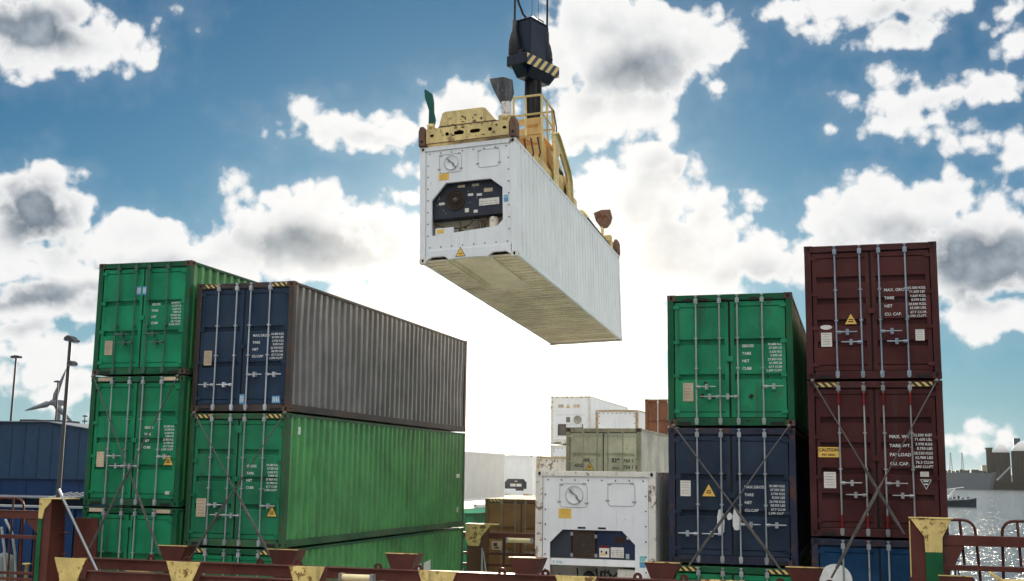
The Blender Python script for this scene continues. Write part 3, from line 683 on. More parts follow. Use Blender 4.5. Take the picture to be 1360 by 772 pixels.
# centre and background
reefer('white reefer standing low in the centre, its dark machine panel just above the deck beams', (-6.227, 23.05, .065 - HC), style='B', frame=WHITERUST, endmat=WHITE)
oc = dry('olive grey container with a yellow warning triangle, behind the central white reefer', 'container', (-8.98, 36.96, 1.465 - HC), HC, OLIVE, GREYSIDE, paint('olive_frame', (.3, .27, .19), .6, .5, .4), G_DRY, bars=paint('olive_bar', (.36, .34, .26), .5, .3, .4), ribs=3, hp=SYM, castmat=FRAMERUST, extras=(('tri', .78, 1.7, .3),), handles=True)
mb = MB(); yy = .03 - .004
add_text(mb, '45G1', .15, .28, yy, 1.66); add_text(mb, '308', .15, .55, yy, 1.83); add_text(mb, '519', .17, 1.5, yy, 1.82, bold=.012); add_text(mb, '22G1', .11, 1.5, yy, 1.6); add_text(mb, '760 1 1', .15, 1.86, yy, 1.82); add_text(mb, '734 1 3', .15, 1.86, yy, 1.62)
mb.build('stencil_text', plain('faded_ink', (.09, .085, .07), .7), oc)
dry('ochre brown container low on the left of the central white reefer', 'container', (-11.69, 37.0, -.82 - SD), SD, OCHREBROWN, OCHREBROWN, paint('ochre_frame', (.12, .06, .025), .6, .4, .4), G_DRY, bars=paint('ochre_bar', (.2, .2, .15), .5, .3, .4), ribs=2, extras=(('haz',),))
oc2 = dry('ochre brown container at the bottom, mostly behind the rear maroon lashing bridge', 'container', (-11.69, 37.0, -.82 - 2 * SD - GAP), SD, OCHREBROWN, OCHREBROWN, paint('ochre_frame', (.12, .06, .025), .6, .4, .4), G_DRY, bars=paint('ochre_bar', (.2, .2, .15), .5, .3, .4), ribs=2)
dry('rusty orange brown container in the far row, peeking out beside the green stack', 'container', (-8.84, 51.0, 3.286 - SD), SD, BROWN, BROWN, BROWN, G_DRY, bars=PAPER, ribs=2, hp=SYM, extras=(('tri', .42, .9, .3),), handles=False)
reefer('tall white reefer farthest back in the middle, with grille and round fan', (-17.67, 68.8, 4.65 - HC), style='C', frame=WHITERUST)
reefer('white reefer with a bolted end in a rusty frame, right of the tallest far reefer', (-14.13, 65.2, 3.62 - HC), style='E', frame=paint('orange_rust_frame', (.42, .3, .16), .6, .6, .4))
reefer('white reefer underneath the tallest far reefer', (-17.67, 68.8, 4.65 - 2 * HC - GAP), style='E', frame=WHITERUST)
reefer('rust stained white reefer half hidden behind the central reefer and the olive container', (-13.75, 51.0, .775 - HC), style='E', frame=paint('stained_frame', (.5, .42, .28), .6, .55, .5), endmat=WHITERUST)
reefer('long pale reefer seen side on, beyond the end of the left green stack', (-21.75 - CW, 73.0 - CL, 1.24 - HC), style='E', side=paint('pale_grey_side', (.6, .6, .58), .5, .03, .2, fade=.05))
reefer('white reefer with an octagonal dark machine bay, far back between brown and grey ones', (-22.4 - CW, 82.0, 1.30 - HC), style='D')
reefer('pale reefer roof showing just above the small green container', (-19.6, 60.0, -1.66 - HC), style='E')
dry('small green container corner showing beyond the left stack above a yellow topped post', 'container', (-16.54 - CW, 51.0, -1.80 - SD), SD, GREEN, GREEN, FRAMEG, G_DRY, handles=False)
dry('brown container in the gap between the small green corner and the ochre stack', 'container', (-15.55, 50.2, -1.62 - SD), SD, OCHREBROWN, OCHREBROWN, FRAMERUST, G_DRY, handles=False)

# ------------------------------------------------------------------ hanging reefer and its spreader
HL = Vector((-9.8418, 25.6488, 4.8981))
HM = Matrix.Rotation(-.00915, 3, 'Z') @ Matrix.Rotation(-.05308, 3, 'X') @ Matrix.Rotation(-.04365, 3, 'Y')
HE = HM.to_euler()
def hw(x, y, z): return HL + HM @ Vector((x, y, z))
reefer('white reefer hanging in mid air below the yellow spreader', tuple(HL), rot=tuple(HE), style='A', tri=True)

PZ_ = 2.022
sp = thing('spreader', 'yellow crane spreader with a railed platform gripping the roof of the hanging reefer', 'spreader', tuple(hw(0, 0, HC)), tuple(HE))
def slot(cx, cz, w, h): return [(cx + (w - h) / 2 * (1 if math.cos(a) > 0 else -1) + h / 2 * math.cos(a), cz + h / 2 * math.sin(a)) for a in [2 * PI * (k + .5) / 16 for k in range(16)]]
for y0, ysign in ((-.02, -1), (CL - .2, 1)):
    mb = MB(); z0, z1 = .06, .45
    xs = [.17, .62, .80, 1.22, 1.62, 1.98, 2.27]
    holes = [None, ('c', .70), ('s', 1.02), ('s', 1.42), ('c', 1.80), None]
    for i in range(6):
        xa, xb = xs[i], xs[i + 1]; cx = (xa + xb) / 2; cz = .27
        hl = circ(cx, cz, .05) if holes[i] and holes[i][0] == 'c' else slot(cx, cz, .26, .1) if holes[i] else circ((.32 if i == 0 else 2.16), cz, .05, 16, .04)
        mb.ring(rectloop(xa, xb, z0, z1), hl, 'y', y0, y0 + .02)
    mb.box(.17, 2.27, y0 + .0205, y0 + .22, z1 - .02, z1 + .004); mb.box(.17, 2.27, y0 + .0205, y0 + .22, z0, z0 + .02, 0); mb.box(.17, 2.27, y0 + .2, y0 + .22, z0 + .021, z1 - .021, 1)
    mb.box(.02, 2.42, y0 - .012, y0 + .0, .052, .075, 1)
    eb = mb.build('end_beam', [YELLOW, RUSTM], sp)
    for x0 in (-.02, 2.29):
        mb = MB(); mb.prism([(x0, .02), (x0 + .17, .02), (x0 + .17, .40), (x0 + .13, .52), (x0 + .04, .52), (x0, .40)], 'y', y0 - .03, y0 + .26); mb.lathe([(.0, -.012), (.035, -.01), (.035, 0)], (x0 + .085, y0 - .03, .14), 'y', 12, 1)
        mb.build('twistlock_housing', [RUSTM, DARK], eb, .01)
mb = MB(); mb.prism([(.48, .455), (.58, .83), (.66, .86), (1.60, .86), (1.68, .83), (1.97, .455)], 'y', .01, .07); mb.lathe([(.0, -.004), (.05, -.003), (.05, 0)], (1.40, .01, .52), 'y', 14, 1); mb.box(.5, 1.95, .004, .0098, .47, .5, 1); mb.build('front_plate', [YELLOW, RUSTM], sp, .008)
rs = random.Random(5); mb = MB()
for k in range(60):
    x = rs.uniform(.3, 2.1); z = rs.choice((rs.uniform(.43, .5), rs.uniform(.1, .44), rs.uniform(.5, .7) if .7 < x < 1.7 else .47)); w = rs.uniform(.02, .12); h = rs.uniform(.012, .05); y = .0045 if z > .455 else -.0235
    mb.prism([(x + w / 2 * (.5 + .6 * rs.random()) * math.cos(2 * PI * q / 9), z + h / 2 * (.5 + .6 * rs.random()) * math.sin(2 * PI * q / 9)) for q in range(9)], 'y', y - .002, y)
mb.build('scuff_mark', plain('scuff_black', (.02, .02, .02), .8), sp)
# longitudinal arms
for x in (.72, 1.72):
    mb = MB(); mb.box(x - .14, x + .14, .2, CL - .2, .1, .42); mb.build('arm', YELLOW, sp, .01)
mb = MB(); mb.box(.5, 1.94, 3.9, 8.3, .43, .85); mb.build('main_beam', YELLOW, sp, .01)
# A-frame side plates with arch openings, right and left
def yz_ring(mb, outer, inner, x, w): mb.ring(outer, inner, 'x', x, x + w)
for x in (.36, 2.02):
    mb = MB()
    outer = [(5.2, .1), (5.2, 1.92), (5.35, 2.0), (5.6, 1.95), (6.75, 1.3), (6.95, 1.0), (7.0, .1), (6.3, .1)]
    inner = [(5.55, .3), (5.55, 1.3), (5.75, 1.55), (5.95, 1.5), (6.5, 1.15), (6.62, .95), (6.65, .3), (6.2, .3)]
    yz_ring(mb, outer, inner, x, .06); mb.build('side_frame', YELLOW, sp)
    mb = MB()
    for a, b in zip(outer[1:6], outer[2:7]): mb.bar((x + .03, a[0], a[1] + .01), (x + .03, b[0], b[1] + .01), .2, .025)
    mb.build('side_flange', YELLOW, sp)
mb = MB(); mb.lathe([(0, -.3), (.22, -.28), (.22, .28), (0, .3)], (1.72, 6.2, .8), 'x', 18); mb.build('winch_motor', YELLOW, sp)
mb = MB(); mb.lathe([(0, -.25), (.17, -.24), (.17, .24), (0, .25)], (1.95, 8.9, .5), 'y', 16); mb.build('drive_motor', YELLOW, sp)
mb = MB(); mb.tube([(1.8, 6.4, .5), (1.9, 6.6, 1.2), (1.7, 6.8, 1.5)], .05, 8); mb.build('hydraulic_hose', RUBBER, sp)
for k in range(4):
    mb = MB(); xx = .95 + .2 * k; mb.tube([(xx, 5.25, 1.9), (xx + .1, 5.15, 1.4), (xx - .05, 5.1, .9), (xx + .1, 4.6, .5)], .025, 6); mb.build('hydraulic_hose', RUBBER, sp)
mb = MB(); mb.box(1.1, 1.5, 5.5, 5.9, PZ_ + .0, PZ_ + .55); mb.build('control_cabinet', ORANGE, sp, .01)
mb = MB(); mb.tube([(2.2, 8.6, .35), (2.28, 10.2, .2), (2.2, 11.8, .3)], .03, 6); mb.build('cable', RUBBER, sp)
# central block under the platform, then platform and guard rail
mb = MB(); mb.box(.72, 1.78, 5.3, 6.9, .86, 1.7); mb.build('centre_block', ORANGE, sp, .02)
PX0, PX1, PY0, PY1, PZ = .84, 1.68, 5.3, 6.7, 2.02
mb = MB(); mb.box(PX0, PX1, PY0, PY1, PZ - .06, PZ); mb.box(PX0, PX1, PY0 - .02, PY0, PZ + .004, PZ + .2); mb.box(PX0, PX1, PY0 - .02, PY0, PZ + .3, PZ + .5)
mb.prism([(PX0 + .3, PZ - .061), (PX1, PZ - .061), (PX1, PZ - .35), (PX0 + .5, PZ - .2)], 'y', PY0, PY0 + .04); mb.build('platform', ORANGE, sp)
for (x, y) in ((PX0, PY0), (PX0 + .36, PY0), (PX1, PY0), (PX1, PY0 + .6), (PX1, PY0 + 1.2), (PX1, PY1), (PX0, PY1)):
    mb = MB(); mb.bar((x, y, PZ - .05), (x, y, PZ + 1.18), .05, .05, 0, (0, 1, 0)); mb.build('rail_post', YELLOW, sp)
for z in (.62, 1.18):
    mb = MB(); mb.bar((PX0 - .02, PY0, PZ + z), (PX1 + .02, PY0, PZ + z), .05, .05); mb.bar((PX1, PY0, PZ + z), (PX1, PY1 + .02, PZ + z), .045, .045); mb.bar((PX0, PY1, PZ + z), (PX1, PY1, PZ + z), .045, .045); mb.build('guard_rail', YELLOW, sp)
mb = MB(); mb.tube([(PX1 + .06, PY1, PZ + .2), (PX1 + .12, PY1 - .2, PZ + .6), (PX1 + .06, PY1 - .3, PZ + 1.1)], .02, 6); mb.build('cable', RUBBER, sp)
for a in (0, 1):
    mb = MB(); mb.bar((PX1 - .1, PY0 + .05 + a * 1.4, PZ - .06), (PX1 + .38, PY0 + .5 + a * 1.4, .4), .12, .12); mb.build('strut', ORANGE, sp)
mb = MB(); mb.bar((PX1, PY0 + .02, PZ), (PX1 + .02, PY0 + .02, .9), .1, .05); mb.build('strut', YELLOW, sp)
# corner guide flippers
def flipper(pts, th, base, mat, stem=None, cx=0, cy=0, cz=0, tilt=(0, 0, 0), stemmat=WHITERUST):
    e = bpy.data.objects.new('flipper', None); COL.objects.link(e); e.parent = sp; e.location = (cx, cy, cz); e.rotation_euler = tilt; e.empty_display_size = .1
    mb = MB(); mb.prism(pts, 'y', -th / 2, th / 2)
    mb.build('blade', mat, e, .012)
    if stem: s = MB(); s.prism(stem, 'y', -th / 2 - .02, th / 2 + .02); s.build('stem', stemmat, e, .01)
    b = MB(); b.box(-base, base, -.12, .12, -.12, .08); b.lathe([(0, -.16), (.06, -.15), (.06, .15), (0, .16)], (0, 0, .02), 'y', 12); b.build('pivot_base', YELLOW, e, .01)
    return e
flipper([(-.40, 1.07), (-.05, 1.09), (.17, 1.0), (.2, .66), (.12, .44), (-.12, .40), (-.32, .82)], .09, .17, SCUFF, [(-.1, .0), (.12, .0), (.12, .45), (-.1, .45)], 2.16, .14, .52, (0, 0, .12))
flipper([(-.06, .05), (.08, .05), (.14, .22), (.12, .42), (.15, .7), (.14, .86), (-.02, 1.02), (-.05, 1.0), (-.06, .8), (.0, .45)], .16, .09, FLIPGREEN, None, .26, .10, .50, (0, -.12, .25))
flipper([(-.38, .92), (-.1, 1.0), (.2, .98), (.26, .7), (.2, .5), (.08, .36), (-.12, .36), (-.3, .62)], .09, .2, RUSTM, [(-.14, 0), (-.06, 0), (-.06, .4), (-.14, .4)], 2.0, CL - .1, .62, (0, 0, -.05), YELLOW)
flipper([(-.3, .92), (-.1, 1.0), (.2, .98), (.26, .7), (.2, .5), (.08, .36), (-.12, .36), (-.3, .62)], .09, .2, RUSTM, None, .3, CL - .1, .36, (0, 1.9, .0))

# hook block
hc = hw(1.22, 6.1, 0); vz = HM @ Vector((0, 0, 1))
def hz_(z): return hw(1.22, 6.1, z)
hb = thing('hook_block', 'dark navy crane hook block with yellow and black hazard stripes above the spreader platform', 'hook block', tuple(hz_(6.86)), (0, 0, math.radians(-21)))
# local: y along the long side, x towards the viewer's right
mb = MB(); mb.prism([(-.36, .30), (-.36, .62), (.36, .62), (.36, .30), (.2, .0), (-.2, .0)], 'y', -.55, .55)
mb.prism([(-.36, .30), (-.36, .62), (.36, .62), (.36, .30)], 'y', -.84, -.5501); mb.prism([(-.36, .30), (-.36, .62), (.36, .62), (.36, .30)], 'y', .5501, .84); 
mb.prism([(-.84, .30), (-.55, .0), (-.55, .2999)], 'x', -.2, .2); mb.prism([(.84, .30), (.55, .0), (.55, .2999)], 'x', -.2, .2)
mb.build('base_frame', HOOKNAVY, hb, .015)
mb = MB(); mb.box(-.24, .3, -.58, .26, .625, 1.72); mb.box(.305, .335, -.6, -.55, .63, 1.7); mb.box(.305, .335, .25, .3, .63, 1.7); mb.box(-.26, .32, -.6, .28, 1.723, 1.78); mb.build('sheave_box', HOOKNAVY, hb, .015)
mb = MB(); mb.box(.361, .372, -.80, .80, .27, .60); mb.build('hazard_strip', HAZB, hb)
mb = MB(); mb.tube([(.2, -.4, 1.78), (.2, -.4, 1.9), (.2, .2, 1.9), (.2, .2, 1.78)], .018, 6); mb.tube([(-.2, -.4, 1.78), (-.2, -.4, 1.9), (-.2, .1, 1.9)], .015, 6); mb.build('handle', HOOKNAVY, hb)
for s_ in (-1, 1):
    e = MB(); y = .68 * s_
    xo = .0 if s_ > 0 else -.2; e.lathe([(.0, .5), (.13, .52), (.18, .7), (.17, 1.05), (.12, 1.3), (.07, 1.42), (.06, 1.75), (.0, 1.76)], (xo, y, 0), 'z', 14); e.box(-.18, .14, y - .07, y + .07, .62, .78); e.lathe([(.0, -.2), (.05, -.19), (.05, .19), (.0, .2)], (xo, y, .86), 'x', 12); e.build('rope_socket', paint('socket_black', (.018, .018, .02), .4, .15, .4), hb)
mb = MB()
for (dx, dy, r) in ((0, 0, .17), (.1, -.12, .09), (-.1, .1, .09), (.14, .1, .08), (-.12, -.12, .08)):
    mb.tube([(dx, dy, .05), (dx * 1.1, dy, -.4), (dx * .9, dy, -.75), (dx * .8, dy, -1.15)], [r, r * .95, r, r * .85], 10)
mb.tube([(0, 0, -.9), (0, 0, -1.9)], .11, 12); mb.build('hook_shank', RUBBER, hb)
mb = MB(); mb.tube([(.05, -.3, 1.78), (-.1, -.4, 2.0), (-.22, -.5, 2.4), (-.22, -.5, 3.0), (-.2, -.5, 6)], .035, 8); mb.build('power_cable', RUBBER, hb)
R21 = Matrix.Rotation(math.radians(-21), 3, 'Z')
for k, (dx, dy, z0, r) in enumerate(((-.2, -.68, 1.74, .032), (.0, .68, 1.74, .032), (0, -.1, 1.78, .008), (.0, .22, 1.78, .008))):
    a = hz_(6.86) + R21 @ Vector((dx, dy, z0)); mb = MB(); mb.tube([a, a + Vector((0, 0, 9))], r, 8)
    o = mb.build('hoist_rope' if k < 2 else 'guide_wire', RUBBER)
    tag(o, ('thick hoist rope in the near left socket of the hook block', 'thick hoist rope in the far right socket of the hook block', 'hair thin wire rising from the hook block, close to the curved cable', 'hair thin wire rising from the middle of the hook block, right of its twin')[k], 'rope' if k < 2 else 'wire', 'ropes above the hook block')

# ------------------------------------------------------------------ lashing rods
G_ROD = 'lashing rods crossed over container doors'
def rod(a, b, label, ya=22.98, yb=22.55, split=.58, mat=ROD, ra=.014, rb=.022):
    A, B = at(a[0], a[1], ya), at(b[0], b[1], yb); o = thing('lashing_rod', label, 'lashing rod', tuple(B), None, G_ROD)
    A, B = A - B, Vector((0, 0, 0)); M = A.lerp(B, split); d = (B - A).normalized(); s = d.cross(Vector((0, 1, 0))).normalized()
    mb = MB(); mb.tube([A, M], ra, 7); mb.lathe([(.0, -.05), (.045, -.03), (.045, .03), (0, .05)], tuple(A), 'y', 8); mb.build('rod', mat, o)
    mb = MB(); mb.tube([M - d * .12, M + d * .02, M + d * .05], [rb * .7, rb * 1.3, rb * .8], 8)
    for sg in (-1, 1): mb.tube([M + s * (.017 * sg), B - d * .2 + s * (.017 * sg)], .012, 6)
    L_ = (B - M).length
    for t in (.3, .55, .85): c = M.lerp(B, t); mb.tube([c - d * .05, c + d * .05], rb * .95, 8)
    mb.tube([M, B], rb * .5, 6); mb.tube([B - d * .22, B], rb * .9, 8); mb.build('turnbuckle', ROD if mat is RODL else mat, o)
rod((124, 500), (213, 738), 'dark lashing rod slanting down to the right over the far left stack')
rod((236, 500), (119, 728), 'dark lashing rod slanting down to the left over the far left stack', ya=22.93, yb=22.5)
rod((258, 549), (363, 746), 'lashing rod slanting down to the right over the green doors under the navy container')
rod((378, 549), (249, 745), 'lashing rod slanting down to the left over the green doors under the navy container', ya=22.93, yb=22.5)
rod((895, 566), (1037, 757), 'lashing rod slanting down to the right over the navy doors beside the maroon stack', mat=RODL, split=.62)
rod((1048, 566), (915, 752), 'lashing rod slanting down to the left over the navy doors beside the maroon stack', ya=22.93, yb=22.5, mat=RODL, split=.62)
rod((1079, 506), (1201, 710), 'lashing rod slanting down to the right over the maroon doors with the caution sign', mat=RODL)
rod((1244, 506), (1104, 768), 'lashing rod slanting down to the left over the maroon doors with the caution sign', ya=22.93, yb=22.3, mat=RODL, split=.55)
A = at(78, 650, 21.9); B = at(131, 762, 21.9); mb = MB(); mb.tube([A, B], .028, 8); tag(mb.build('support_rod', STEEL), 'bare steel rod leaning in front of the left post', 'rod')

# ------------------------------------------------------------------ deck beams with gussets
YB = 22.0
ub = thing('hatch_beam', 'long upper maroon deck beam carrying maroon trapezoid guides', 'deck beam', (-10, YB, -2.0))
def rel(o, x, y, z): return (x - o.location.x, y - o.location.y, z - o.location.z)
mb = MB(); x0, x1 = -16.0, 2.2
a = rel(ub, x0, YB, -2.13); b = rel(ub, x1, YB + .16, -1.92)
mb.box(a[0], b[0], a[1], b[1], a[2], b[2]); mb.box(a[0], b[0], a[1] - .06, b[1] + .02, b[2] + .001, b[2] + .02); mb.build('beam', DECKRED, ub, .006)
for px in (232, 378, 535, 700, 880, 1069):
    c = at(px, 745, YB + .3); x = c.x - ub.location.x; y = .18; z = .085
    mb = MB(); t = .30; hw_, hb_ = .33, .2
    mb.prism([(x - hb_, z), (x + hb_, z), (x + hw_, z + t), (x - hw_, z + t)], 'y', y, y + .03)
    mb.prism([(x - hb_, z), (x + hb_, z), (x + hw_, z + t), (x - hw_, z + t)], 'y', y + .42, y + .45)
    for sg in (-1, 1):
        mb.add([(x + sg * hb_, y + .0301, z), (x + sg * hb_, y + .4199, z), (x + sg * hw_, y + .4199, z + t), (x + sg * hw_, y + .0301, z + t),
                (x + sg * (hb_ - .03), y + .0301, z), (x + sg * (hb_ - .03), y + .4199, z), (x + sg * (hw_ - .03), y + .4199, z + t), (x + sg * (hw_ - .03), y + .0301, z + t)],
               [(0, 1, 2, 3), (4, 7, 6, 5), (0, 3, 7, 4), (1, 5, 6, 2), (0, 4, 5, 1), (3, 2, 6, 7)])
    mb.box(x - hw_ - .012, x + hw_ + .012, y - .008, y + .034, z + t + .001, z + t + .018, 1); mb.box(x - hb_, x + hb_, y + .031, y + .4195, z, z + .02)
    mb.box(x - hb_ + .02, x + hb_ - .02, y + .01, y + .4, -1.2, z - .001)
    mb.build('guide', [DECKRED, YELLOWB], ub, .004)
    for sg in (-1, 1):
        l = MB(); cx, cz = x + sg * .43, .081 + .04
        n = 16; outer = [(cx + .085 * math.cos(2 * PI * k / n), max(.0805, cz + .085 * math.sin(2 * PI * k / n))) for k in range(n)]
        l.ring(outer, circ(cx, cz + .005, .03, n), 'y', .05, .09); l.build('lug', DECKRED, ub)
lb = thing('hatch_beam', 'lower front maroon deck beam carrying yellow painted trapezoid guides', 'deck beam', (-10, 21.2, -2.2))
mb = MB(); mb.box(-5.6, 11.6, 0, .18, -.19, .09); mb.box(-5.6, 11.6, -.05, .2, .091, .108); mb.build('beam', DECKRED, lb, .006)
for i, (px, py) in enumerate(((94, 741), (244, 746), (408, 752), (581, 758), (765, 765), (960, 770))):
    c = at(px, py, 21.1); x = c.x - lb.location.x; zt = c.z - lb.location.z; t = .42; hw_, hb_ = .385, .2
    mb = MB(); yf = -.12
    # folded front plate: centre crease a little proud
    xl, xr, bl, br = x - hw_, x + hw_, x - hb_ - .03, x + hb_
    vs = [(xl, yf, zt), (x - .04, yf - .05, zt), (xr, yf, zt), (bl, yf, zt - t), (x - .04, yf - .05, zt - t), (br, yf, zt - t), (bl, yf, zt - 1.0), (x - .04, yf - .05, zt - 1.0), (br, yf, zt - 1.0)]
    vs += [(v[0], v[1] + .025, v[2]) for v in vs]
    F = [(0, 1, 4, 3), (1, 2, 5, 4), (3, 4, 7, 6), (4, 5, 8, 7)]
    fs = F + [tuple(k + 9 for k in f[::-1]) for f in F] + [(0, 9, 10, 1), (1, 10, 11, 2), (0, 3, 12, 9), (3, 6, 15, 12), (2, 11, 14, 5), (5, 14, 17, 8)]
    mb.add(vs, fs); mb.box(bl + .03, br - .03, yf + .028, .0, zt - 1.0, zt - .2)
    gm_ = YELLOWB
    mb.build('guide', gm_, lb, .004)
    s = MB(); s.prism([(xr - .002, zt - .01), (xr + .03, zt - .012), (br + .16, zt - t), (br + .002, zt - t)], 'y', yf + .03, yf + .05); s.build('stiffener', DECKRED, lb)

def post(cx, label, mirror):
    """stanchion: flared yellow cap, green column, maroon web plate"""
    o = thing('deck_post', label, 'post', (cx, 22.0, -5.0)); zt = 4.31; s = -1 if mirror else 1
    mb = MB(); mb.prism([(s * -.09, zt - .57), (s * .19, zt - .57), (s * .20, zt - .32), (s * .21, zt - .29), (s * .36, zt), (s * -.32, zt), (s * -.10, zt - .31)], 'y', -.03, .0); mb.box(min(s * -.34, s * .38), max(s * -.34, s * .38), -.04, .34, zt + .002, zt + .02); mb.build('cap_plate', YELLOWB, o, .004)
    mb = MB(); mb.box(min(s * -.09, s * .19), max(s * -.09, s * .19), -.028, .0, 0, zt - .572); mb.build('column', POSTGREEN, o)
    mb = MB(); mb.box(min(s * -.09, s * .17), max(s * -.09, s * .17), .0015, .32, 0, zt - .002)
    mb.prism([(s * -.40, 0), (s * -.0905, 0), (s * -.0905, zt - .42), (s * -.11, zt - .32), (s * -.325, zt - .02), (s * -.345, zt - .02)], 'y', .002, .03)
    mb.build('web', DECKRED, o)
    mb = MB(); mb.prism([(s * -.35, zt - 1.0), (s * -.33, zt - 1.0), (s * -.325, zt), (s * -.345, zt)], 'y', -.01, .0014); mb.build('edge_strip', YELLOWB, o)
    return o
post(1.19, 'right hand stanchion with yellow flared cap above a green column', False)
# left post: narrow yellow front, green strip, deep dark side
o = thing('deck_post', 'left hand stanchion with narrow yellow cap and deep maroon side', 'post', (-16.97, 22.0, -5.0)); zt = 4.31
mb = MB(); mb.prism([(-.16, zt), (.14, zt), (.13, zt - .06), (-.02, zt - .22), (-.06, zt - .42), (-.16, zt - .42)], 'y', -.03, 0); mb.box(-.16, .48, -.035, .5, zt + .002, zt + .02); mb.build('cap_plate', YELLOWB, o, .004)
mb = MB(); mb.prism([(-.16, 0), (-.02, 0), (-.06, zt - .422), (-.16, zt - .422)], 'y', -.03, 0); mb.build('column', POSTGREEN, o)
mb = MB(); mb.prism([(-.16, 0), (.14, 0), (.14, zt - .002), (-.16, zt - .002)], 'y', .0015, .03); mb.prism([(.031, zt - .002), (.5, zt - .002), (.5, zt - .5), (.72, 0), (.031, 0)], 'x', .11, .138); mb.build('web', DECKRED, o)
for z in (zt - .75, zt - 1.2): mb = MB(); mb.box(.139, .30, .35, .45, z, z + .03); mb.build('step', DECKRED, o)
mb = MB(); mb.box(.22, .8, .75, .8, zt - 3.0, zt - .42); tagm = tag(mb.build('bulkhead_plate', DECKRED), 'flat maroon plate between the left post and the green containers', 'plate'); tagm.location = (-16.97, 22.0, -5.0)

# railings: maroon beams with hoops
def hoop(pts, r, parent, name='hoop'): mb = MB(); mb.tube(pts, r, 8); mb.build(name, DECKRED, parent)
def arcpts(x0, x1, z, zr, y, bend_at_end, zb, r=.2):
    pts = [(x0, y, z)]
    for k in range(6): a = PI / 2 * k / 5; pts.append((x1 - r + r * math.sin(a), y, z - r + r * math.cos(a)))
    pts.append((x1 + .06, y, zb)); return pts
rr_ = thing('deck_railing', 'maroon railing with pipe hoops on the right, in front of the water', 'railing', (1.5, 22.0, -3))
zA = at(1300, 712, 22.0).z + 3; zB = at(1300, 726, 22.0).z + 3; zC = at(1300, 752, 22.0).z + 3; zD = at(1300, 759, 22.0).z + 3
mb = MB(); mb.box(-.14, 3.2, .02, .14, zB, zA); mb.prism([(-.14, zB - .001), (.24, zB - .001), (.03, zB - .42), (-.14, zB - .55)], 'y', .03, .06); mb.build('rail', DECKRED, rr_, .005)
mb = MB(); mb.box(-.14, 3.2, .02, .12, zD, zC); mb.build('rail', DECKRED, rr_, .005)
zt = at(1270, 691, 22).z + 3; zb = at(1300, 790, 22).z + 3
hoop(arcpts(-.1, at(1297, 712, 22).x - 1.5, zt, 0, .19, 1, zb), .026, rr_)
xh = at(1276, 700, 22).x - 1.5; hoop([(xh, .19, zt - .01), (xh + .05, .19, zC)], .024, rr_, 'upright')
xL = at(1333, 712, 22).x - 1.5; pts = [(xL - .02, .19, zb)]
for k in range(6): a = PI / 2 * k / 5; pts.append((xL + .2 - .2 * math.cos(a), .19, zt - .2 + .2 * math.sin(a)))
pts.append((3.2, .19, zt)); hoop(pts, .026, rr_)
xh = at(1353, 700, 22).x - 1.5; hoop([(xh, .19, zt - .01), (xh + .03, .19, zC)], .024, rr_, 'upright')
l = MB(); cx = at(1252, 708, 22).x - 1.5; l.ring([(cx + .09 * math.cos(2 * PI * k / 16), max(zA + .001, zA + .08 + .09 * math.sin(2 * PI * k / 16))) for k in range(16)], circ(cx, zA + .08, .03, 16), 'y', .04, .08); l.build('lug', DECKRED, rr_)
# valve hand wheel
c = at(1268, 745, 22.3); hwv = thing('hand_wheel', 'small dark valve hand wheel below the right railing beam', 'valve', tuple(c))
mb = MB(); mb.tube([(.075 * math.cos(k * PI / 8), .075 * math.sin(k * PI / 8), 0) for k in range(17)], .01, 6); mb.tube([(-.07, 0, 0), (.07, 0, 0)], .007, 5); mb.tube([(0, -.07, 0), (0, .07, 0)], .007, 5); mb.build('wheel', RUBBER, hwv)
mb = MB(); mb.tube([(0, 0, .02), (0, 0, -.6)], .014, 6); mb.tube([(.05, .02, -.06), (.09, .02, -.6)], .012, 6); mb.build('stem', RUBBER, hwv)
# corner guides at the lower right
c0, c1 = at(1246, 765, 21.6), at(1292, 767, 21.6)
mb = MB(); h = c1.x - c0.x; mb.prism([(0, 0), (h, 0), (h + .03, -.04), (h - .1, -.5), (.1, -.5)], 'y', 0, .03); mb.box(0, h, -.01, .035, .001, .016, 1); o = tag(mb.build('corner_guide', [DECKRED, YELLOWB]), 'maroon trapezoid guide at the foot of the right railing', 'guide'); o.location = c0
c0 = at(1314, 762, 21.2); mb = MB(); mb.prism([(0, .0), (.04, .02), (.22, -.10), (.9, -.10), (.9, -.5), (.3, -.5), (.16, -.14)], 'y', 0, .3); o = tag(mb.build('corner_guide', YELLOWB, None, .006), 'pale yellow guide edge in the lower right corner', 'guide'); o.location = c0

rl = thing('deck_railing', 'maroon railing with pipe hoops on the left, in front of the blue warehouse', 'railing', (-18.5, 22.0, -3))
z1 = at(30, 679, 22).z + 3; z2 = at(30, 689, 22).z + 3; z3 = at(30, 711, 22).z + 3; z4 = at(30, 716, 22).z + 3; z5 = at(30, 760, 22).z + 3; z6 = at(30, 768, 22).z + 3
mb = MB(); mb.box(-1.2, 1.36, .02, .12, z2, z1); mb.prism([(.95, z2 - .001), (1.36, z2 - .001), (1.36, z2 - .35)], 'y', .04, .07); mb.box(-1.2, 1.36, .0, .14, z1 + .001, z1 + .012); mb.build('rail', DECKRED, rl, .005)
mb = MB(); mb.box(-1.2, 1.36, .02, .10, z4, z3); mb.build('rail', DECKRED, rl, .005)
mb = MB(); mb.box(-1.2, 1.3, .02, .08, z5 - .06, z5); mb.build('rail', DECKRED, rl, .005)
mb = MB(); mb.box(-1.2, 1.3, .02, .08, z6 - .06, z6); mb.build('rail', DECKRED, rl, .005)
zt = at(10, 662, 22).z + 3; zb = z6 - .5
hoop(arcpts(-1.2, at(24, 670, 22).x + 18.5, zt, 0, .19, 1, zb), .026, rl)
xL = at(47, 675, 22).x + 18.5; pts = [(xL - .02, .19, z4)]
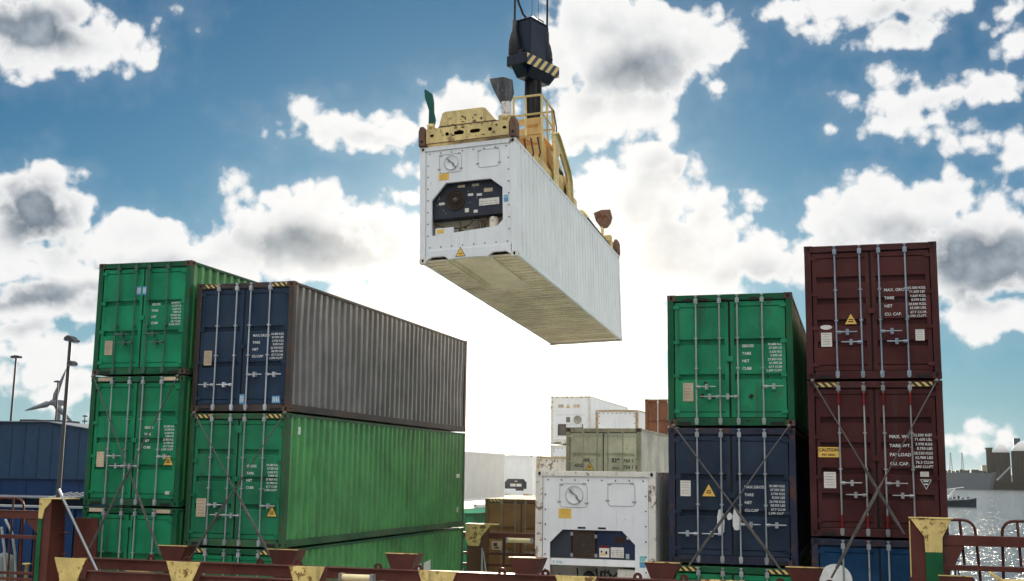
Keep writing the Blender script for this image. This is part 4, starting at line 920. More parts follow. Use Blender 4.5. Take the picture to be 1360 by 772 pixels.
for k in range(6): a = PI / 2 * k / 5; pts.append((xL + .18 - .18 * math.cos(a), .19, zt - .18 + .18 * math.sin(a)))
pts.append((1.36, .19, zt)); hoop(pts, .026, rl)
for px in (8, 22, 41): xh = at(px, 690, 22).x + 18.5; hoop([(xh, .19, zt - .02 if px < 20 else z2), (xh, .19, zb)], .022, rl, 'upright')
bw = thing('bulkhead', 'dark blue panelled bulkhead behind the left railing', 'bulkhead', (-19.6, 24.6, -6.4))
mb = MB(); mb.box(-2.5, 2.2, 0, .1, 0, 5.42)
for k in range(12): mb.box(-2.4 + k * .38, -2.33 + k * .38, -.05, -.001, .05, 5.4)
mb.build('panel', WAREDARK, bw)
mb = MB(); mb.box(-2.5, 2.2, -.08, .14, 5.421, 5.47); mb.build('top_rail', MASTL, bw)
# pipes, bollard and winch cover at the lower left
mb = MB(); mb.tube([at(7, 690, 22.8), at(16, 708, 22.8), at(20, 735, 22.8), at(21, 790, 22.8)], .03, 8); tag(mb.build('pipe', STEEL), 'bent grey pipe behind the left railing', 'pipe')
mb = MB(); mb.tube([at(2, 700, 22.7), at(6, 730, 22.7), at(8, 790, 22.7)], .03, 8); tag(mb.build('pipe', STEEL), 'grey pipe at the left edge, left of the bent one', 'pipe')
c = at(3, 775, 22.9); mb = MB(); mb.lathe([(.30, -.6), (.30, .2), (.27, .45), (.18, .62), (.0, .7)], (0, 0, 0), 'z', 20); o = tag(mb.build('ventilator', paint('vent_grey_green', (.16, .2, .19), .5, .2, .4)), 'grey green domed ventilator at the bottom left edge', 'ventilator'); o.location = c
c = at(35, 760, 22.2); mb = MB(); mb.lathe([(.04, -.3), (.04, .16), (.1, .17), (.1, .19), (.0, .2)], (0, 0, 0), 'z', 12); o = tag(mb.build('bollard', YELLOWB), 'small yellow capped pin on the left railing', 'pin'); o.location = c
# tube lights between the beams
for (px, py, lab, Y, L_) in ((186, 758, 'yellowish tube lamp under the far left stack', 22.35, .62), (474, 768, 'yellowish tube lamp below the second beam gap from the left', 21.7, .66), (690, 718, 'yellowish tube lamp on the rear lashing bridge by the ochre container', 35.6, .78)):
    c = at(px, py, Y); t = thing('tube_lamp', lab, 'lamp', tuple(c), None, 'tube lamps on deck beams')
    mb = MB(); mb.tube([(-L_ / 2, 0, 0), (-L_ / 2 + .04, 0, 0), (L_ / 2 - .04, 0, 0), (L_ / 2, 0, 0)], [.05, .075, .075, .05], 14); mb.build('cover', LAMPG, t)
    for sg in (-1, 1): mb = MB(); mb.box(sg * L_ / 2 - .03, sg * L_ / 2 + .03, -.08, .08, -.08, .085); mb.build('end_cap', STEEL, t)
# rear lashing bridge (between the first and second bay)
rb = thing('lashing_bridge', 'maroon lashing bridge with a tan sign, in front of the ochre containers', 'lashing bridge', (-12, 36.0, -2))
zA = at(670, 709, 36).z + 2; zB = at(670, 716, 36).z + 2
mb = MB(); mb.box(-.4, 4.2, 0, .25, zB, zA + .02); mb.build('beam', DECKRED, rb, .008)
for py in (736, 751): z = at(670, py, 36).z + 2; mb = MB(); mb.box(-.4, 4.2, .05, .12, z - .04, z + .03); mb.build('rail', DECKRED, rb)
for px in (668, 690): x = at(px, 730, 36).x + 12; mb = MB(); mb.box(x - .03, x + .03, .1, .16, -2.2, zB); mb.build('upright', DECKRED, rb)
c = at(659, 724, 35.9); mb = MB(); mb.box(c.x + 12 - .17, c.x + 12 + .17, -.06, -.04, c.z + 2 - .15, c.z + 2 + .12); mb.box(c.x + 12 - .1, c.x + 12 + .02, -.064, -.0605, c.z + 2 - .04, c.z + 2 + .06, 1); mb.box(c.x + 12 - .06, c.x + 12 + .08, -.064, -.0605, c.z + 2 - .11, c.z + 2 - .06, 1); mb.build('sign', [TANLABEL, FANM], rb)
c = at(634, 697, 35.5); o = thing('deck_post', 'yellow capped rusty stanchion between the left stack and the ochre containers', 'post', (c.x, 35.5, c.z - 3))
mb = MB(); mb.prism([(-.38, 3), (.45, 3), (.42, 2.96), (.12, 2.6), (.1, 2.35), (-.3, 2.35), (-.38, 2.6)], 'y', -.03, 0); mb.box(-.4, .62, -.04, .3, 3.002, 3.03); mb.build('cap_plate', YELLOWB, o, .006)
mb = MB(); mb.box(-.34, .1, .002, .3, 0, 2.98); mb.prism([(.1005, 1.4), (.1005, 2.6), (.40, 2.95), (.16, 1.4)], 'y', .05, .09); mb.build('column', paint('rust_brown_post', (.09, .045, .025), .6, .5, .5), o)
mb = MB(); mb.tube([(.18, -.05, 2.3), (.2, -.05, .2)], .03, 8); mb.tube([(.22, -.05, 2.2), (.42, -.05, 1.0)], .02, 8); mb.build('conduit', STEEL, o)

# ------------------------------------------------------------------ setting
def sheet(name, pts, z, mat, lab=None):
    mb = MB(); mb.add([(x, y, z) for x, y in pts], [tuple(range(len(pts)))]); o = mb.build(name, mat); o['kind'] = 'structure'; return o
m, nt, b = newmat('sea_water'); L = nt.links.new
o_ = N(nt, 'ShaderNodeTexCoord').outputs['Object']
w1 = noise(nt, scl(nt, o_, (.55, .4, 1)), 1.0, 4, .7, .2); w2 = noise(nt, scl(nt, o_, (.035, .012, 1)), 1.0, 4, .6)
bp = N(nt, 'ShaderNodeBump', i_Strength=1.0, i_Distance=1.9); L(mth(nt, 'ADD', w1, mth(nt, 'MULTIPLY', w2, .5)), bp.inputs['Height']); L(bp.outputs[0], b.inputs['Normal'])
L(mixc(nt, w2, (.03, .045, .055), (.05, .065, .075)), b.inputs['Base Color']); b.inputs['Roughness'].default_value = .22; b.inputs['IOR'].default_value = 1.33
WATERM = m
ZW = -7.6
sheet('water', [(-9000, -3000), (9000, -3000), (9000, 12000), (-9000, 12000)], ZW, WATERM)
CONC = paint('quay_concrete', (.2, .195, .185), .8, .03, .5)
mb = MB(); mb.box(-400, -24, -200, 1500, ZW - 4, -5.2); o = mb.build('quay', CONC); o['kind'] = 'structure'
DECKP = paint('deck_plate', (.68, .62, .52), .6, .05, .2)
mb = MB(); mb.box(-23.5, 3.4, 12.0, 110, ZW - 2, -6.4); o = mb.build('deck', DECKP); o['kind'] = 'structure'
PEDS = [(-16.836, 23.09, -3.732), (-14.34, 23.3, -4.566), (-3.549, 23.11, -4.262), (-.864, 23.08, -3.684), (-6.227, 23.05, -2.832), (-8.98, 36.96, -1.432), (-11.69, 37.0, -6.03)]
# hatch covers that carry the stacks
for i, (ya, yb, zz) in enumerate(((23.0, 35.6, -5.1), (36.8, 49.4, -6.1), (50.2, 63.4, -6.1), (64.8, 94.5, -6.1))):
    mb = MB(); mb.box(-17.3, 2.0, ya, yb, -6.38, zz)
    for k in range(18): mb.box(-17.2 + k * 1.08, -17.1 + k * 1.08, ya + .05, yb - .05, zz + .001, zz + .02)
    o = tag(mb.build('hatch_cover', paint('hatch_grey', (.68, .63, .54), .6, .05, .2)), ('hatch cover carrying the front row of stacks', 'hatch cover carrying the olive and ochre containers', 'hatch cover carrying the rusty orange brown container', 'hatch cover carrying the farthest white reefers')[i], 'hatch cover')
    for (X, Y, Zb) in PEDS:
        if ya <= Y < yb:
            for dx in (.0, CW - .3):
                for dy in (.0, CL - .4): q = MB(); q.box(X + dx, X + dx + .3, max(ya + .02, Y + dy), Y + dy + .4, zz + .021, Zb - .006); q.build('pedestal', DECKRED, o)
# warehouse on the quay
wh = thing('warehouse', 'dark blue panelled warehouse with flat roof at the left edge', 'warehouse', (-92, 110, -5.2))
zt0 = at(0, 558, 110).z + 5.2; zt1 = at(60, 561, 110).z + 5.2; zt2 = at(125, 577, 110).z + 5.2; zmid = at(40, 636, 110).z + 5.2
xa = -40; xb = at(66, 560, 110).x + 92; xc = at(128, 577, 110).x + 92 + 6
mb = MB(); mb.prism([(xa, zmid), (xc, zmid), (xc, zt2 - .45), (xb, zt1), (xa, zt0)], 'y', 0, 60)
x = xa
while x < xc:
    mb.box(x, x + .07, -.04, -.001, zmid + .02, min(zt0, zt1 - max(0, x - xb) * (zt1 - zt2 + .45) / (xc - xb)) - .25, 1); x += 1.75
mb.build('upper_wall', [WAREBLUE, plain('panel_seam', (.01, .024, .05), .6)], wh)
mb = MB(); mb.box(xa, xc, .25, 60, 0, zmid - .001)
x = xa
while x < xc: mb.box(x, x + .05, .2, .2499, .1, zmid - .05, 1); x += 3.4
mb.build('lower_wall', [WAREDARK, plain('panel_seam', (.01, .024, .05), .6)], wh)
mb = MB(); mb.prism([(xa, zt0 + .02), (xb, zt1 + .02), (xc + .3, zt2 - .43), (xc + .3, zt2 - .36), (xb, zt1 + .1), (xa, zt0 + .1)], 'y', -.3, 60.3); mb.build('roof', ROOFG, wh)
for (pa, pb, h) in ((26, 46, .45), (48, 76, .35)):
    x0, x1 = at(pa, 560, 112).x + 92, at(pb, 560, 112).x + 92; mb = MB(); mb.box(x0, x1, 2, 6, zt1 - .3, zt1 + .1 + h * .7); mb.build('roof_unit', MASTM, wh)
for k in range(5): mb = MB(); x = at(80 + k * 8, 662, 104).x + 92; mb.bar((x - 1.6, -5.8, .02 + 2.1), (x + 1.2, -5.8, 2.7), .05, .05); mb.build('canopy_bar', DECAL, wh)
mb = MB(); mb.box(xa, xc - 6, -6, .2, 2.0, 2.12); mb.build('canopy', ROOFG, wh)

# light masts
G_M = 'light masts on the quay'
def mast(base, top, Y, w, label, heads, r):
    B = at(*base, Y); T = at(*top, Y); o = thing('light_mast', label, 'light mast', (B.x, Y, -5.2), None, G_M); d = T - B
    B2 = B + d * ((-5.2 - B.z) / d.z); o.location = B2; T2 = T - B2
    mb = MB(); mb.tube([(0, 0, 0), T2 * .5, T2], [r * 1.5, r * 1.15, r], 10); mb.build('pole', MASTM, o)
    for (dx, dz, ww, hh) in heads:
        mb = MB(); c = T2 + Vector((dx, 0, dz)); mb.prism([(c.x - ww / 2, c.z - hh * .3), (c.x + ww / 2, c.z - hh * .3), (c.x + ww * .42, c.z + hh * .5), (c.x, c.z + hh), (c.x - ww * .4, c.z + hh * .5)], 'y', c.y - .3, c.y + .3); mb.build('floodlight', MASTM, o)
        mb = MB(); mb.box(c.x - ww * .4, c.x + ww * .4, c.y - .25, c.y + .25, c.z - hh * .3 - .06, c.z - hh * .3 - .002); mb.build('lens', MASTL, o)
mast((77.5, 657), (93.5, 452), 60, 1, 'tall grey light mast nearest the left stack, twin floodlight heads', ((.0, .06, .55, .22), (.3, -.06, .32, .14), (.25, -1.45, .36, .2)), .10)
mast((14.5, 557), (21.5, 475), 130, 1, 'slim light mast with a flat head at the left edge above the warehouse', ((0, .1, 1.5, .2), (-.45, 0, .5, .12), (.45, 0, .5, .12)), .13)
mast((74, 560), (77, 508), 150, 1, 'small distant light mast beside the wind turbine hub', ((0, .1, 1.2, .18),), .12)
mast((111, 575), (113, 553), 200, 1, 'tiny mast with cross arms next to the left green stack', ((0, 0, .8, .2), (0, -1.0, .9, .2), (0, -1.9, .7, .2)), .1)
# wind turbine
hubp = at(73.5, 535, 500); wt = thing('wind_turbine', 'grey wind turbine with three blades behind the warehouse', 'wind turbine', (hubp.x, 500, -5.2))
hz2 = hubp.z + 5.2
mb = MB(); mb.tube([(-.9, 3, 0), (0, 3, hz2)], [2.1, 1.25], 14); mb.build('tower', TURB, wt)
mb = MB(); mb.box(-1.3, 1.3, -1, 6, hz2 - 1.2, hz2 + 1.5); mb.build('nacelle', TURB, wt, .3)
mb = MB(); mb.lathe([(0, -4.2), (1.1, -3.4), (1.6, -2.2), (1.6, -1.0)], (0, 0, hz2), 'y', 16); mb.build('hub', TURB, wt)
for tip in ((88, 490), (33, 545.5), (100.5, 566)):
    t = at(tip[0], tip[1], 498) - Vector((hubp.x, 500, -5.2)); c = Vector((0, -2, hz2)); d = (t - c); u = d.normalized(); s = u.cross(Vector((0, 1, 0))).normalized()
    prof = [(0, .8, .6), (.12, 1.2, .45), (.22, 1.8, .4), (.45, 1.3, .3), (.8, .75, .15), (1, .2, .08)]
    vs = []; mb = MB()
    for t_, w, th in prof:
        q = c + d * t_
        vs += [q + s * w * .9, q + Vector((0, -th, 0)), q - s * w * .9, q + Vector((0, th, 0))]
    fs = [(4 * i + k, 4 * i + (k + 1) % 4, 4 * i + 4 + (k + 1) % 4, 4 * i + 4 + k) for i in range(len(prof) - 1) for k in range(4)] + [(0, 1, 2, 3), (20, 21, 22, 23)]
    mb.add(vs, fs, 0, True); mb.build('blade', TURB, wt)

# far shore on the right: silos, moored tanker, cranes
YS = 1000
shz = at(1300, 641, YS)
mb = MB(); mb.box(-200, 900, YS, YS + 300, ZW - 2, shz.z); mb.box(-200, 900, YS - .6, YS + 8, shz.z + .001, shz.z + .7); o = mb.build('shore', SHORE); o['kind'] = 'structure'
def silo(pxl, pxr, pyt, Y, label, apex):
    a = at(pxl, pyt, Y); b = at(pxr, pyt, Y); r = (b.x - a.x) / 2; c = ((a.x + b.x) / 2, Y + r, shz.z); h = a.z - shz.z
    o = thing('silo', label, 'silo', c, None, 'silos on the far shore')
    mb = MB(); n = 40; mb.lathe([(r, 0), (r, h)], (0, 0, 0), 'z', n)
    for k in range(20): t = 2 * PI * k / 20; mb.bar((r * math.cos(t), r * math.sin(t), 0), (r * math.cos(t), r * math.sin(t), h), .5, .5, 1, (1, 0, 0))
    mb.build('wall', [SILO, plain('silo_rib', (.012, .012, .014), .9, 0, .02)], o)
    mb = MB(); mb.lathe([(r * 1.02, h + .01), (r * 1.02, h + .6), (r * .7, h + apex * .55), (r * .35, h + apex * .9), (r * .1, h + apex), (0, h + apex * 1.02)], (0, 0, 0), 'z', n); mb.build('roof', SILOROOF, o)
    return o
s1 = silo(1319.5, 1342, 601, YS + 6, 'round grey silo with pale cone roof, the complete one on the far shore', 6.5)
silo(1345, 1378, 599, YS - 2, 'round grey silo cut by the right edge of the picture', 8)
silo(1379, 1410, 600, YS + 4, 'round grey silo just beyond the right edge', 8)
a = at(1317, 596, YS); mb = MB(); mb.box(-2.4, 2.0, 0, 5, 0, a.z - shz.z); mb.box(-2.9, 2.4, -.4, 5.4, a.z - shz.z + .01, a.z - shz.z + 1.2); o = tag(mb.build('elevator_tower', SILO), 'narrow dark tower standing left of the complete silo', 'tower'); o.location = (a.x, YS + 16, shz.z)
a = at(1358, 580, YS); mb = MB(); mb.box(-1.8, 3, 0, 5, 0, a.z - shz.z); o = tag(mb.build('elevator_tower', WAREBLUE), 'dark blue tower rising behind the silo roofs', 'tower'); o.location = (a.x, YS + 40, shz.z)
A = at(1324, 638, YS - 6); B = at(1343, 619, YS - 6); mb = MB(); mb.bar(A, B, 1.2, 1.2); tag(mb.build('conveyor', MASTL), 'slanting conveyor leaning against the silos', 'conveyor')
# moored ship
a, b_ = at(1240, 640, YS - 10), at(1317, 640, YS - 10); zt = at(1280, 628, YS - 10).z
ms = thing('moored_ship', 'long grey ship moored along the far shore left of the silos', 'ship', (a.x, YS - 22, ZW)); Ls = b_.x - a.x
mb = MB(); H_ = zt - ZW; mb.add([(0, 0, 0), (0, 12, 0), (Ls - 3, 12, 0), (Ls, 6, 0), (Ls - 3, 0, 0), (-1, 0, H_), (-1, 12, H_), (Ls, 12, H_), (Ls + 3, 6, H_ + .6), (Ls, 0, H_)], [(0, 1, 2, 3, 4), (5, 9, 8, 7, 6), (0, 4, 9, 5), (4, 3, 8, 9), (3, 2, 7, 8), (2, 1, 6, 7), (1, 0, 5, 6)]); mb.build('hull', HULLG, ms)
for k in range(13): mb = MB(); x = 2 + k * (Ls - 6) / 13; h = random.uniform(1.2, 2.6); mb.box(x, x + random.uniform(1.5, 3), 3, 9, H_ + .01, H_ + h); mb.build('deck_gear', MASTM, ms)
bx_ = at(1304, 627, YS).x - a.x; mb = MB(); mb.box(bx_ - 1.5, bx_ + 1.8, 3, 8, H_, H_ + 6); mb.build('superstructure', plain('tan_house', (.3, .27, .2), .6), ms)
for k, px in enumerate((1261, 1276)):
    x = at(px, 620, YS).x - a.x; zt_ = at(px, 602, YS).z - ZW; mb = MB()
    for sx in (-1, 1): mb.bar((x + sx * 1.2, 6, H_), (x + sx * .25, 6, zt_), .3, .3)
    for q in range(7):
        z0_ = H_ + (zt_ - H_) * q / 7; w0 = 1.2 - .95 * q / 7; w1_ = 1.2 - .95 * (q + 1) / 7; z1_ = H_ + (zt_ - H_) * (q + 1) / 7
        mb.bar((x - w0, 6, z0_), (x + w1_, 6, z1_), .2, .2); mb.bar((x + w0, 6, z0_), (x - w1_, 6, z1_), .2, .2)
    mb.build('lattice_mast', paint('mast_blue_grey', (.09, .14, .16), .6, .05, .2), ms)
# far hills and tree line across the horizon
random.seed(11)
def ridge(name, Y, x0, x1, zb, zt, n, mat):
    vs = []; mb = MB()
    for i in range(n + 1):
        x = x0 + (x1 - x0) * i / n; h = zt * (.55 + .45 * random.random())
        vs += [(x, Y, zb), (x, Y + 60, zb + h), (x, Y + 200, zb + h * .7)]
    mb.add(vs, [(3 * i + k, 3 * i + 3 + k, 3 * i + 4 + k, 3 * i + 1 + k) for i in range(n) for k in (0, 1)], 0, True); o = mb.build(name, mat); o['kind'] = 'structure'; return o
HILL = paint('far_hill', (.08, .1, .085), .9, .0, .3)
ridge('hills', 2600, -2600, 900, -8, 22, 150, HILL)
mb = MB(); mb.box(-1200, -95, 700, 2600, ZW - 2, -4.6); o = mb.build('far_land', CONC); o['kind'] = 'structure'
for k, (px, w, h) in enumerate(((655, 9, 5.5), (682, 14, 9.0), (716, 12, 8.5), (698, 6, 4.2))):
    c = at(px, 610, 640); mb = MB(); mb.box(-w, w, 0, 20, -8, h); mb.prism([(-w, h + .01), (w, h + .01), (0, h + 1.6)], 'y', 0, 20); o = tag(mb.build('shed', plain('far_shed', (.4, .36, .3), .7)), ('low far shed nearest the left green stack', 'widest far shed on the skyline in the middle', 'far shed just left of the tall far reefer', 'smallest far shed between two larger ones')[k], 'shed', 'far sheds on the skyline'); o.location = (c.x, 640, 0)
c = at(705.5, 600, 640); mb = MB(); mb.tube([(0, 0, -8), (0, 0, at(705.5, 591, 640).z)], .35, 6); o = tag(mb.build('pole', MASTL), 'thin pole on the skyline above the far sheds', 'pole'); o.location = (c.x, 638, 0)

# boat
bp_ = at(1262, 670.5, 355); bt = thing('motor_boat', 'small dark hulled motor boat crossing the water beyond the railing', 'boat', (bp_.x, 355, ZW))
xs = [(-8, 1.35, 2.0), (-4, 1.6, 1.75), (0, 1.7, 1.7), (4, 1.5, 1.9), (6, .95, 2.2), (7.0, .06, 2.5)]
vs = []
for x, w, z in xs: vs += [(x * .98, -w * .7, -.3), (x, -w, z), (x, w, z), (x * .98, w * .7, -.3)]
mb = MB(); mb.add(vs, [(4 * i + k, 4 * i + 4 + k, 4 * i + 5 + k, 4 * i + 1 + k) for i in range(5) for k in (0, 1, 2)] + [(0, 1, 2, 3), (20, 23, 22, 21)]); mb.build('hull', BOATHULL, bt)
mb = MB(); mb.box(-7.5, 5, -1.3, 1.3, 1.9, 2.0); mb.tube([(6.8, 0, 2.6), (4, 1.5, 2.05), (-8, 1.35, 2.1)], .12, 6); mb.tube([(6.8, 0, 2.6), (4, -1.5, 2.05), (-8, -1.35, 2.1)], .12, 6); mb.build('gunwale', MASTL, bt)
mb = MB(); mb.prism([(-6, 2.0), (-1, 2.0), (-1.4, 3.3), (-5.6, 3.3)], 'y', -1, 1); mb.build('cabin', plain('boat_cabin', (.4, .42, .43), .5), bt)
for k, x in enumerate((-.2, .8, 1.9, 3.0, 4.4)): mb = MB(); mb.box(x, x + .6, -.5, .4, 2.01, 2.5 + .25 * (k % 3)); mb.build('deck_gear', RUBBER, bt)
mb = MB(); mb.tube([(-1.0, 0, 2.0), (1.7, 0, 5.2)], .13, 8); mb.tube([(-1.6, 0, 4.6), (3.8, 0, 5.4)], .12, 8); mb.tube([(-.2, 0, 2.0), (1.3, 0, 5.0)], .08, 6); mb.build('boom', DECAL, bt)

# ------------------------------------------------------------------ haze: one even volume round everything
hm = bpy.data.materials.new('haze_air'); hm.use_nodes = True; hn = hm.node_tree; hn.nodes.clear()
ho = hn.nodes.new('ShaderNodeOutputMaterial'); hv = hn.nodes.new('ShaderNodeVolumePrincipled')
hv.inputs['Color'].default_value = (.97, .97, .95, 1); hv.inputs['Density'].default_value = .00005; hv.inputs['Anisotropy'].default_value = .92
hn.links.new(hv.outputs[0], ho.inputs['Volume'])
mb = MB(); mb.box(-9100, 9100, -3100, 12100, ZW - 5.2, 56); o = mb.build('haze', hm); o['kind'] = 'stuff'

# ------------------------------------------------------------------ sky
SUN_AZ, SUN_EL = -16.0, 8.0      # degrees: azimuth from +Y towards +X, elevation
W = bpy.data.worlds.new('World'); S.world = W; W.use_nodes = True
nt = W.node_tree; nt.nodes.clear(); L = nt.links.new
out = N(nt, 'ShaderNodeOutputWorld'); bg = N(nt, 'ShaderNodeBackground', i_Strength=.1); L(bg.outputs[0], out.inputs[0])
sky = N(nt, 'ShaderNodeTexSky', sky_type='NISHITA', sun_disc=False, sun_elevation=math.radians(SUN_EL), sun_rotation=math.radians(SUN_AZ), air_density=1.0, dust_density=.15, ozone_density=3.0, altitude=0)
tc = N(nt, 'ShaderNodeTexCoord'); D = tc.outputs['Generated']
sx = N(nt, 'ShaderNodeSeparateXYZ'); L(D, sx.inputs[0]); X, Y, Z = sx.outputs
DEG = 180 / PI
az = mth(nt, 'MULTIPLY', mth(nt, 'ARCTAN2', X, Y), DEG); el = mth(nt, 'MULTIPLY', mth(nt, 'ARCSINE', Z), DEG)
cp = N(nt, 'ShaderNodeCombineXYZ'); L(az, cp.inputs[0]); L(el, cp.inputs[1]); P = cp.outputs[0]
wn = N(nt, 'ShaderNodeTexNoise', noise_dimensions='2D', i_Scale=.42, i_Detail=1.0); L(P, wn.inputs['Vector'])
warp = vm(nt, 'MULTIPLY', vm(nt, 'SUBTRACT', wn.outputs['Color'], (.5, .5, .5)), (1.5, 1.1, 0))
PW = vm(nt, 'ADD', P, warp)
def azel(px, py):
    d = ray(px, py).normalized(); return math.degrees(math.atan2(d.x, d.y)), math.degrees(math.asin(d.z))
K = 1 / 27.1   # degrees per photo pixel
# cumulus lobes: centre and radii (given in photo pixels, turned into azimuth / elevation here)
CLOUDS = [(50,42,105,42),(130,66,62,30),(172,62,32,32),(25,80,50,18),(95,20,28,28),
 (455,170,75,25),(405,165,26,22),(520,168,34,26),(612,150,56,38),(625,120,26,18),
 (840,70,100,78),(800,40,80,60),(915,60,56,46),(785,150,60,42),(850,140,60,40),(775,185,38,20),(740,80,30,50),
 (45,285,62,52),(72,242,26,24),(20,245,30,24),(102,285,26,26),(60,345,80,40),(185,315,64,30),(205,340,90,34),(246,315,22,14),(110,330,60,30),
 (410,320,128,62),(346,262,36,24),(430,272,56,26),(495,298,42,30),(535,330,40,40),(330,310,40,50),(300,345,60,40),
 (55,400,85,34),(150,380,60,30),(45,440,50,12),(95,470,70,24),(40,500,80,22),(110,520,90,30),(30,470,20,10),
 (850,265,86,58),(935,295,40,34),(800,300,70,54),(890,350,120,66),(955,330,44,34),(1000,345,60,34),(858,215,36,24),(905,225,30,24),(960,265,20,18),
 (1185,290,98,46),(1125,285,48,40),(1245,262,60,34),(1180,262,40,28),(1300,345,95,60),(1320,292,56,30),(1060,350,60,30),(1345,320,40,40),
 (1185,10,80,26),(1190,42,46,24),(1048,12,32,18),(1080,44,18,9),(1120,8,50,14),(1345,10,22,20),(1352,60,22,26),(1340,35,20,16),
 (1225,128,72,20),(1290,125,56,18),(1192,158,36,14),(1335,108,26,14),(1185,105,22,12),(1262,186,32,16),(1350,208,30,22),(1345,190,20,12),
 (1000,270,15,9),(1105,174,9,6),(958,116,12,7),(1073,300,9,9),(540,255,30,10),(1320,420,60,30),(1330,380,50,20),
 (1300,590,36,7),(1335,582,22,8),(1280,430,20,10),(560,230,24,10),(240,15,14,8),
 (620,400,190,80),(700,330,120,70),(560,430,150,70),(760,420,150,90)]
CORES = [(30,35,58,30,1.0),(42,285,46,34,1.0),(60,395,90,18,.8),(420,325,95,30,.62),(500,330,40,24,.4),(360,300,30,20,.3),(850,100,60,34,.55),(800,120,60,24,.4),(900,225,44,22,.42),
 (1310,345,80,34,.95),(1235,345,60,36,.6),(1320,388,60,18,.75),(1190,320,80,24,.5),(1010,370,50,26,.45),(890,310,70,40,.3),(1190,28,50,18,.4),(1230,142,50,9,.32),(70,440,60,8,.5),(95,310,20,36,.3),(200,350,70,12,.4),(20,85,30,8,.3),(480,185,50,8,.3),(780,190,30,10,.3),(1260,196,20,6,.3),(620,160,30,8,.25)]
def field(lst, mode):
    acc = None
    for t in lst:
        ca, ce = azel(t[0], t[1]); kk = K * (1.0 if mode == 'cloud' else 1.22); ra, re = t[2] * kk / math.cos(math.radians(ce)), t[3] * kk
        l = vm(nt, 'LENGTH', vm(nt, 'MULTIPLY', vm(nt, 'SUBTRACT', PW, (ca, ce, 0)), (1 / ra, 1 / re, 0)))
        if mode == 'cloud': r = min(re, ra) ** .8; d = mth(nt, 'MULTIPLY_ADD', l, -r, r)
        else: d = mth(nt, 'MINIMUM', mth(nt, 'MULTIPLY_ADD', mth(nt, 'MINIMUM', l, 1.4), -t[4] * 1.15, t[4] * 1.55), t[4])
        acc = d if acc is None else mth(nt, 'MAXIMUM', acc, d)
    return acc
cl = field(CLOUDS, 'cloud')
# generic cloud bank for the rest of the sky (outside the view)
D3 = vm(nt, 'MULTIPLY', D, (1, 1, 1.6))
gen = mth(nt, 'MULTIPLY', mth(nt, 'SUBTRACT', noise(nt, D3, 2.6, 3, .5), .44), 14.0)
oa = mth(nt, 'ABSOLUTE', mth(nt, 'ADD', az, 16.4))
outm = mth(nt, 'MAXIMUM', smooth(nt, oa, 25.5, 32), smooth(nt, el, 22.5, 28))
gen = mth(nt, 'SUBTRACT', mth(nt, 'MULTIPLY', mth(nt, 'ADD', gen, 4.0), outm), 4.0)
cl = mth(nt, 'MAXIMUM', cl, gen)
def n2(vec, scale, detail, rough):
    n = N(nt, 'ShaderNodeTexNoise', noise_dimensions='2D', i_Scale=scale, i_Detail=detail, i_Roughness=rough); L(vec, n.inputs['Vector']); return n.outputs['Fac']
def fbm(vec, det):
    a = n2(vec, .47, det, .57)
    return mth(nt, 'MULTIPLY', mth(nt, 'SUBTRACT', a, .5), 2.1)
vo = N(nt, 'ShaderNodeTexVoronoi', voronoi_dimensions='2D', feature='F1', i_Scale=.7, i_Detail=1.5, i_Roughness=.55); L(P, vo.inputs['Vector'])
puff = mth(nt, 'MULTIPLY', mth(nt, 'SUBTRACT', .42, vo.outputs['Distance']), .8)
f0 = fbm(P, 9); f1 = fbm(vm(nt, 'ADD', P, (.10, .34, 0)), 5)
dens = mth(nt, 'ADD', mth(nt, 'ADD', cl, .42), mth(nt, 'ADD', f0, puff))
mask = smooth(nt, dens, -.12, .52)
wisp = mth(nt, 'MULTIPLY', smooth(nt, dens, -1.3, .5), .08)
mask = mth(nt, 'MAXIMUM', mask, wisp)
core = field(CORES, 'core')
relief = mth(nt, 'SUBTRACT', f1, f0)            # >0: more cloud above -> shaded
thick = smooth(nt, dens, .25, 2.2)
cs = mth(nt, 'MULTIPLY', smooth(nt, mth(nt, 'ADD', core, mth(nt, 'ADD', mth(nt, 'MULTIPLY', f0, .2), mth(nt, 'MULTIPLY', puff, -.22))), .0, 1.1), smooth(nt, dens, .1, 1.3))
cmix = mth(nt, 'ADD', cs, mth(nt, 'MULTIPLY', mth(nt, 'ADD', mth(nt, 'MULTIPLY', relief, .46), mth(nt, 'MULTIPLY_ADD', smooth(nt, mth(nt, 'ADD', cl, mth(nt, 'MULTIPLY', f0, .5)), .3, 2.2), .26, .06)), thick), None, True)
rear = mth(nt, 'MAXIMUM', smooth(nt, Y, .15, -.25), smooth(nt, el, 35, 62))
sideb = mth(nt, 'MULTIPLY', mth(nt, 'MULTIPLY', smooth(nt, X, .25, .6), smooth(nt, Y, .12, .4)), 14.0)  # added brightness in the unseen sky at right, to light the corrugated sides
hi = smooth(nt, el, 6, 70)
rb = mth(nt, 'MULTIPLY_ADD', hi, 39.0, 2.5)  # unseen sky behind and overhead made extra bright to light the container fronts
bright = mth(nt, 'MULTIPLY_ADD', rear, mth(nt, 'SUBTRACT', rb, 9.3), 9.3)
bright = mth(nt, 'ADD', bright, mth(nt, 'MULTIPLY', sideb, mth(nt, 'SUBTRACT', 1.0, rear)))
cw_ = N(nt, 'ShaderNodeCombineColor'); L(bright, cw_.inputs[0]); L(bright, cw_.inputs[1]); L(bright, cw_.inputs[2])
gcol = mixc(nt, smooth(nt, mth(nt, 'ADD', f1, mth(nt, 'MULTIPLY', puff, .8)), -.75, .85), (1.5, 1.95, 2.5), (4.3, 4.9, 5.5))
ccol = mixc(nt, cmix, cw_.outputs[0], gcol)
skyc = mixc(nt, 1.0, sky.outputs[0], (.135, .53, .70), 'MULTIPLY')
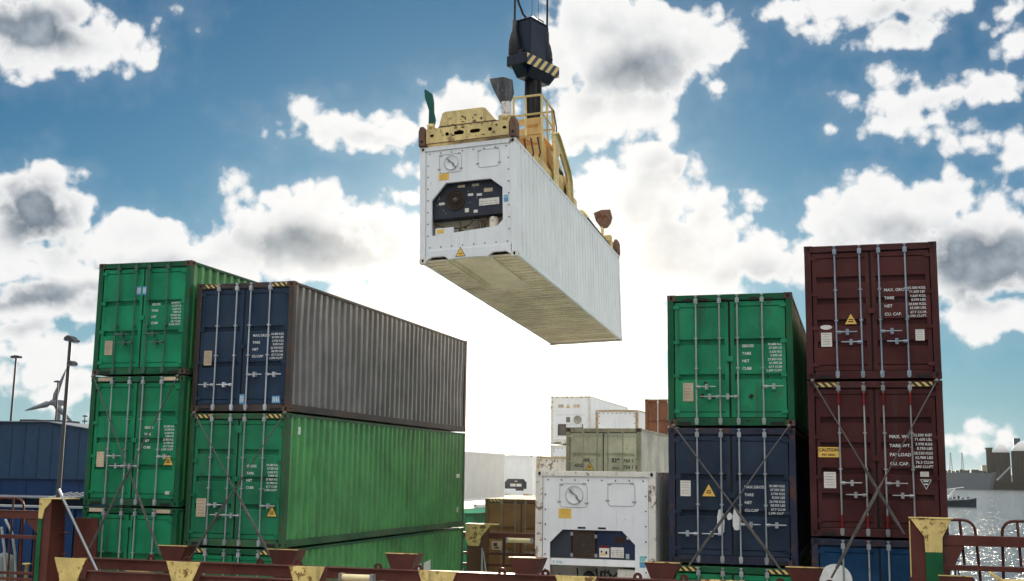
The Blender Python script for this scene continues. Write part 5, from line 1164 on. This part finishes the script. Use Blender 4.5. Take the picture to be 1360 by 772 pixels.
# pale haze towards the horizon and bright aureole round the hidden sun
hz_f = mth(nt, 'POWER', 2.718, mth(nt, 'MULTIPLY', mth(nt, 'MAXIMUM', el, 0.0), -.16))
skyc = mixc(nt, mth(nt, 'MULTIPLY', hz_f, .9), skyc, (4.0, 5.6, 6.7))
gd = ray(690, 480).normalized()
th = mth(nt, 'MULTIPLY', mth(nt, 'ARCCOSINE', vm(nt, 'DOT_PRODUCT', D, tuple(gd))), DEG)
g1 = mth(nt, 'POWER', 2.718, mth(nt, 'MULTIPLY', mth(nt, 'POWER', mth(nt, 'DIVIDE', th, 6.0), 2.0), -1.0))
g2 = mth(nt, 'POWER', 2.718, mth(nt, 'DIVIDE', th, -6.0))
g3 = mth(nt, 'POWER', 2.718, mth(nt, 'DIVIDE', th, -10.0)); ga = N(nt, 'ShaderNodeCombineColor')
for i, s_ in enumerate((1.5, 2.3, 2.5)): L(mth(nt, 'MULTIPLY', g3, s_), ga.inputs[i])
skyc = mixc(nt, 1.0, skyc, ga.outputs[0], 'ADD')
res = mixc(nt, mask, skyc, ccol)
res = mixc(nt, mth(nt, 'MULTIPLY', g2, .42), res, (10.4, 10.0, 9.0))
gl = N(nt, 'ShaderNodeCombineColor')
for i, s_ in enumerate((2.6, 2.2, 1.5)): L(mth(nt, 'MULTIPLY', g1, s_), gl.inputs[i])
res = mixc(nt, 1.0, res, gl.outputs[0], 'ADD')
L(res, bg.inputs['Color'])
W.cycles.sampling_method = 'MANUAL'; W.cycles.sample_map_resolution = 512

sd = bpy.data.lights.new('sun', 'SUN'); sd.energy = 5.0; sd.angle = math.radians(.5); sd.color = (1, .85, .62)
so = bpy.data.objects.new('sun', sd); COL.objects.link(so)
a_, e_ = math.radians(SUN_AZ), math.radians(SUN_EL)
sv = Vector((math.sin(a_) * math.cos(e_), math.cos(a_) * math.cos(e_), math.sin(e_)))
so.rotation_euler = sv.to_track_quat('Z', 'Y').to_euler(); so.location = (0, 0, 60)

# ------------------------------------------------------------------ render settings
S.render.engine = 'CYCLES'; S.cycles.use_denoising = True; S.cycles.max_bounces = 6; S.cycles.diffuse_bounces = 3
S.view_settings.view_transform = 'Standard'; S.view_settings.look = 'None'; S.view_settings.exposure = 0; S.view_settings.gamma = 1
S.view_settings.use_curve_mapping = False
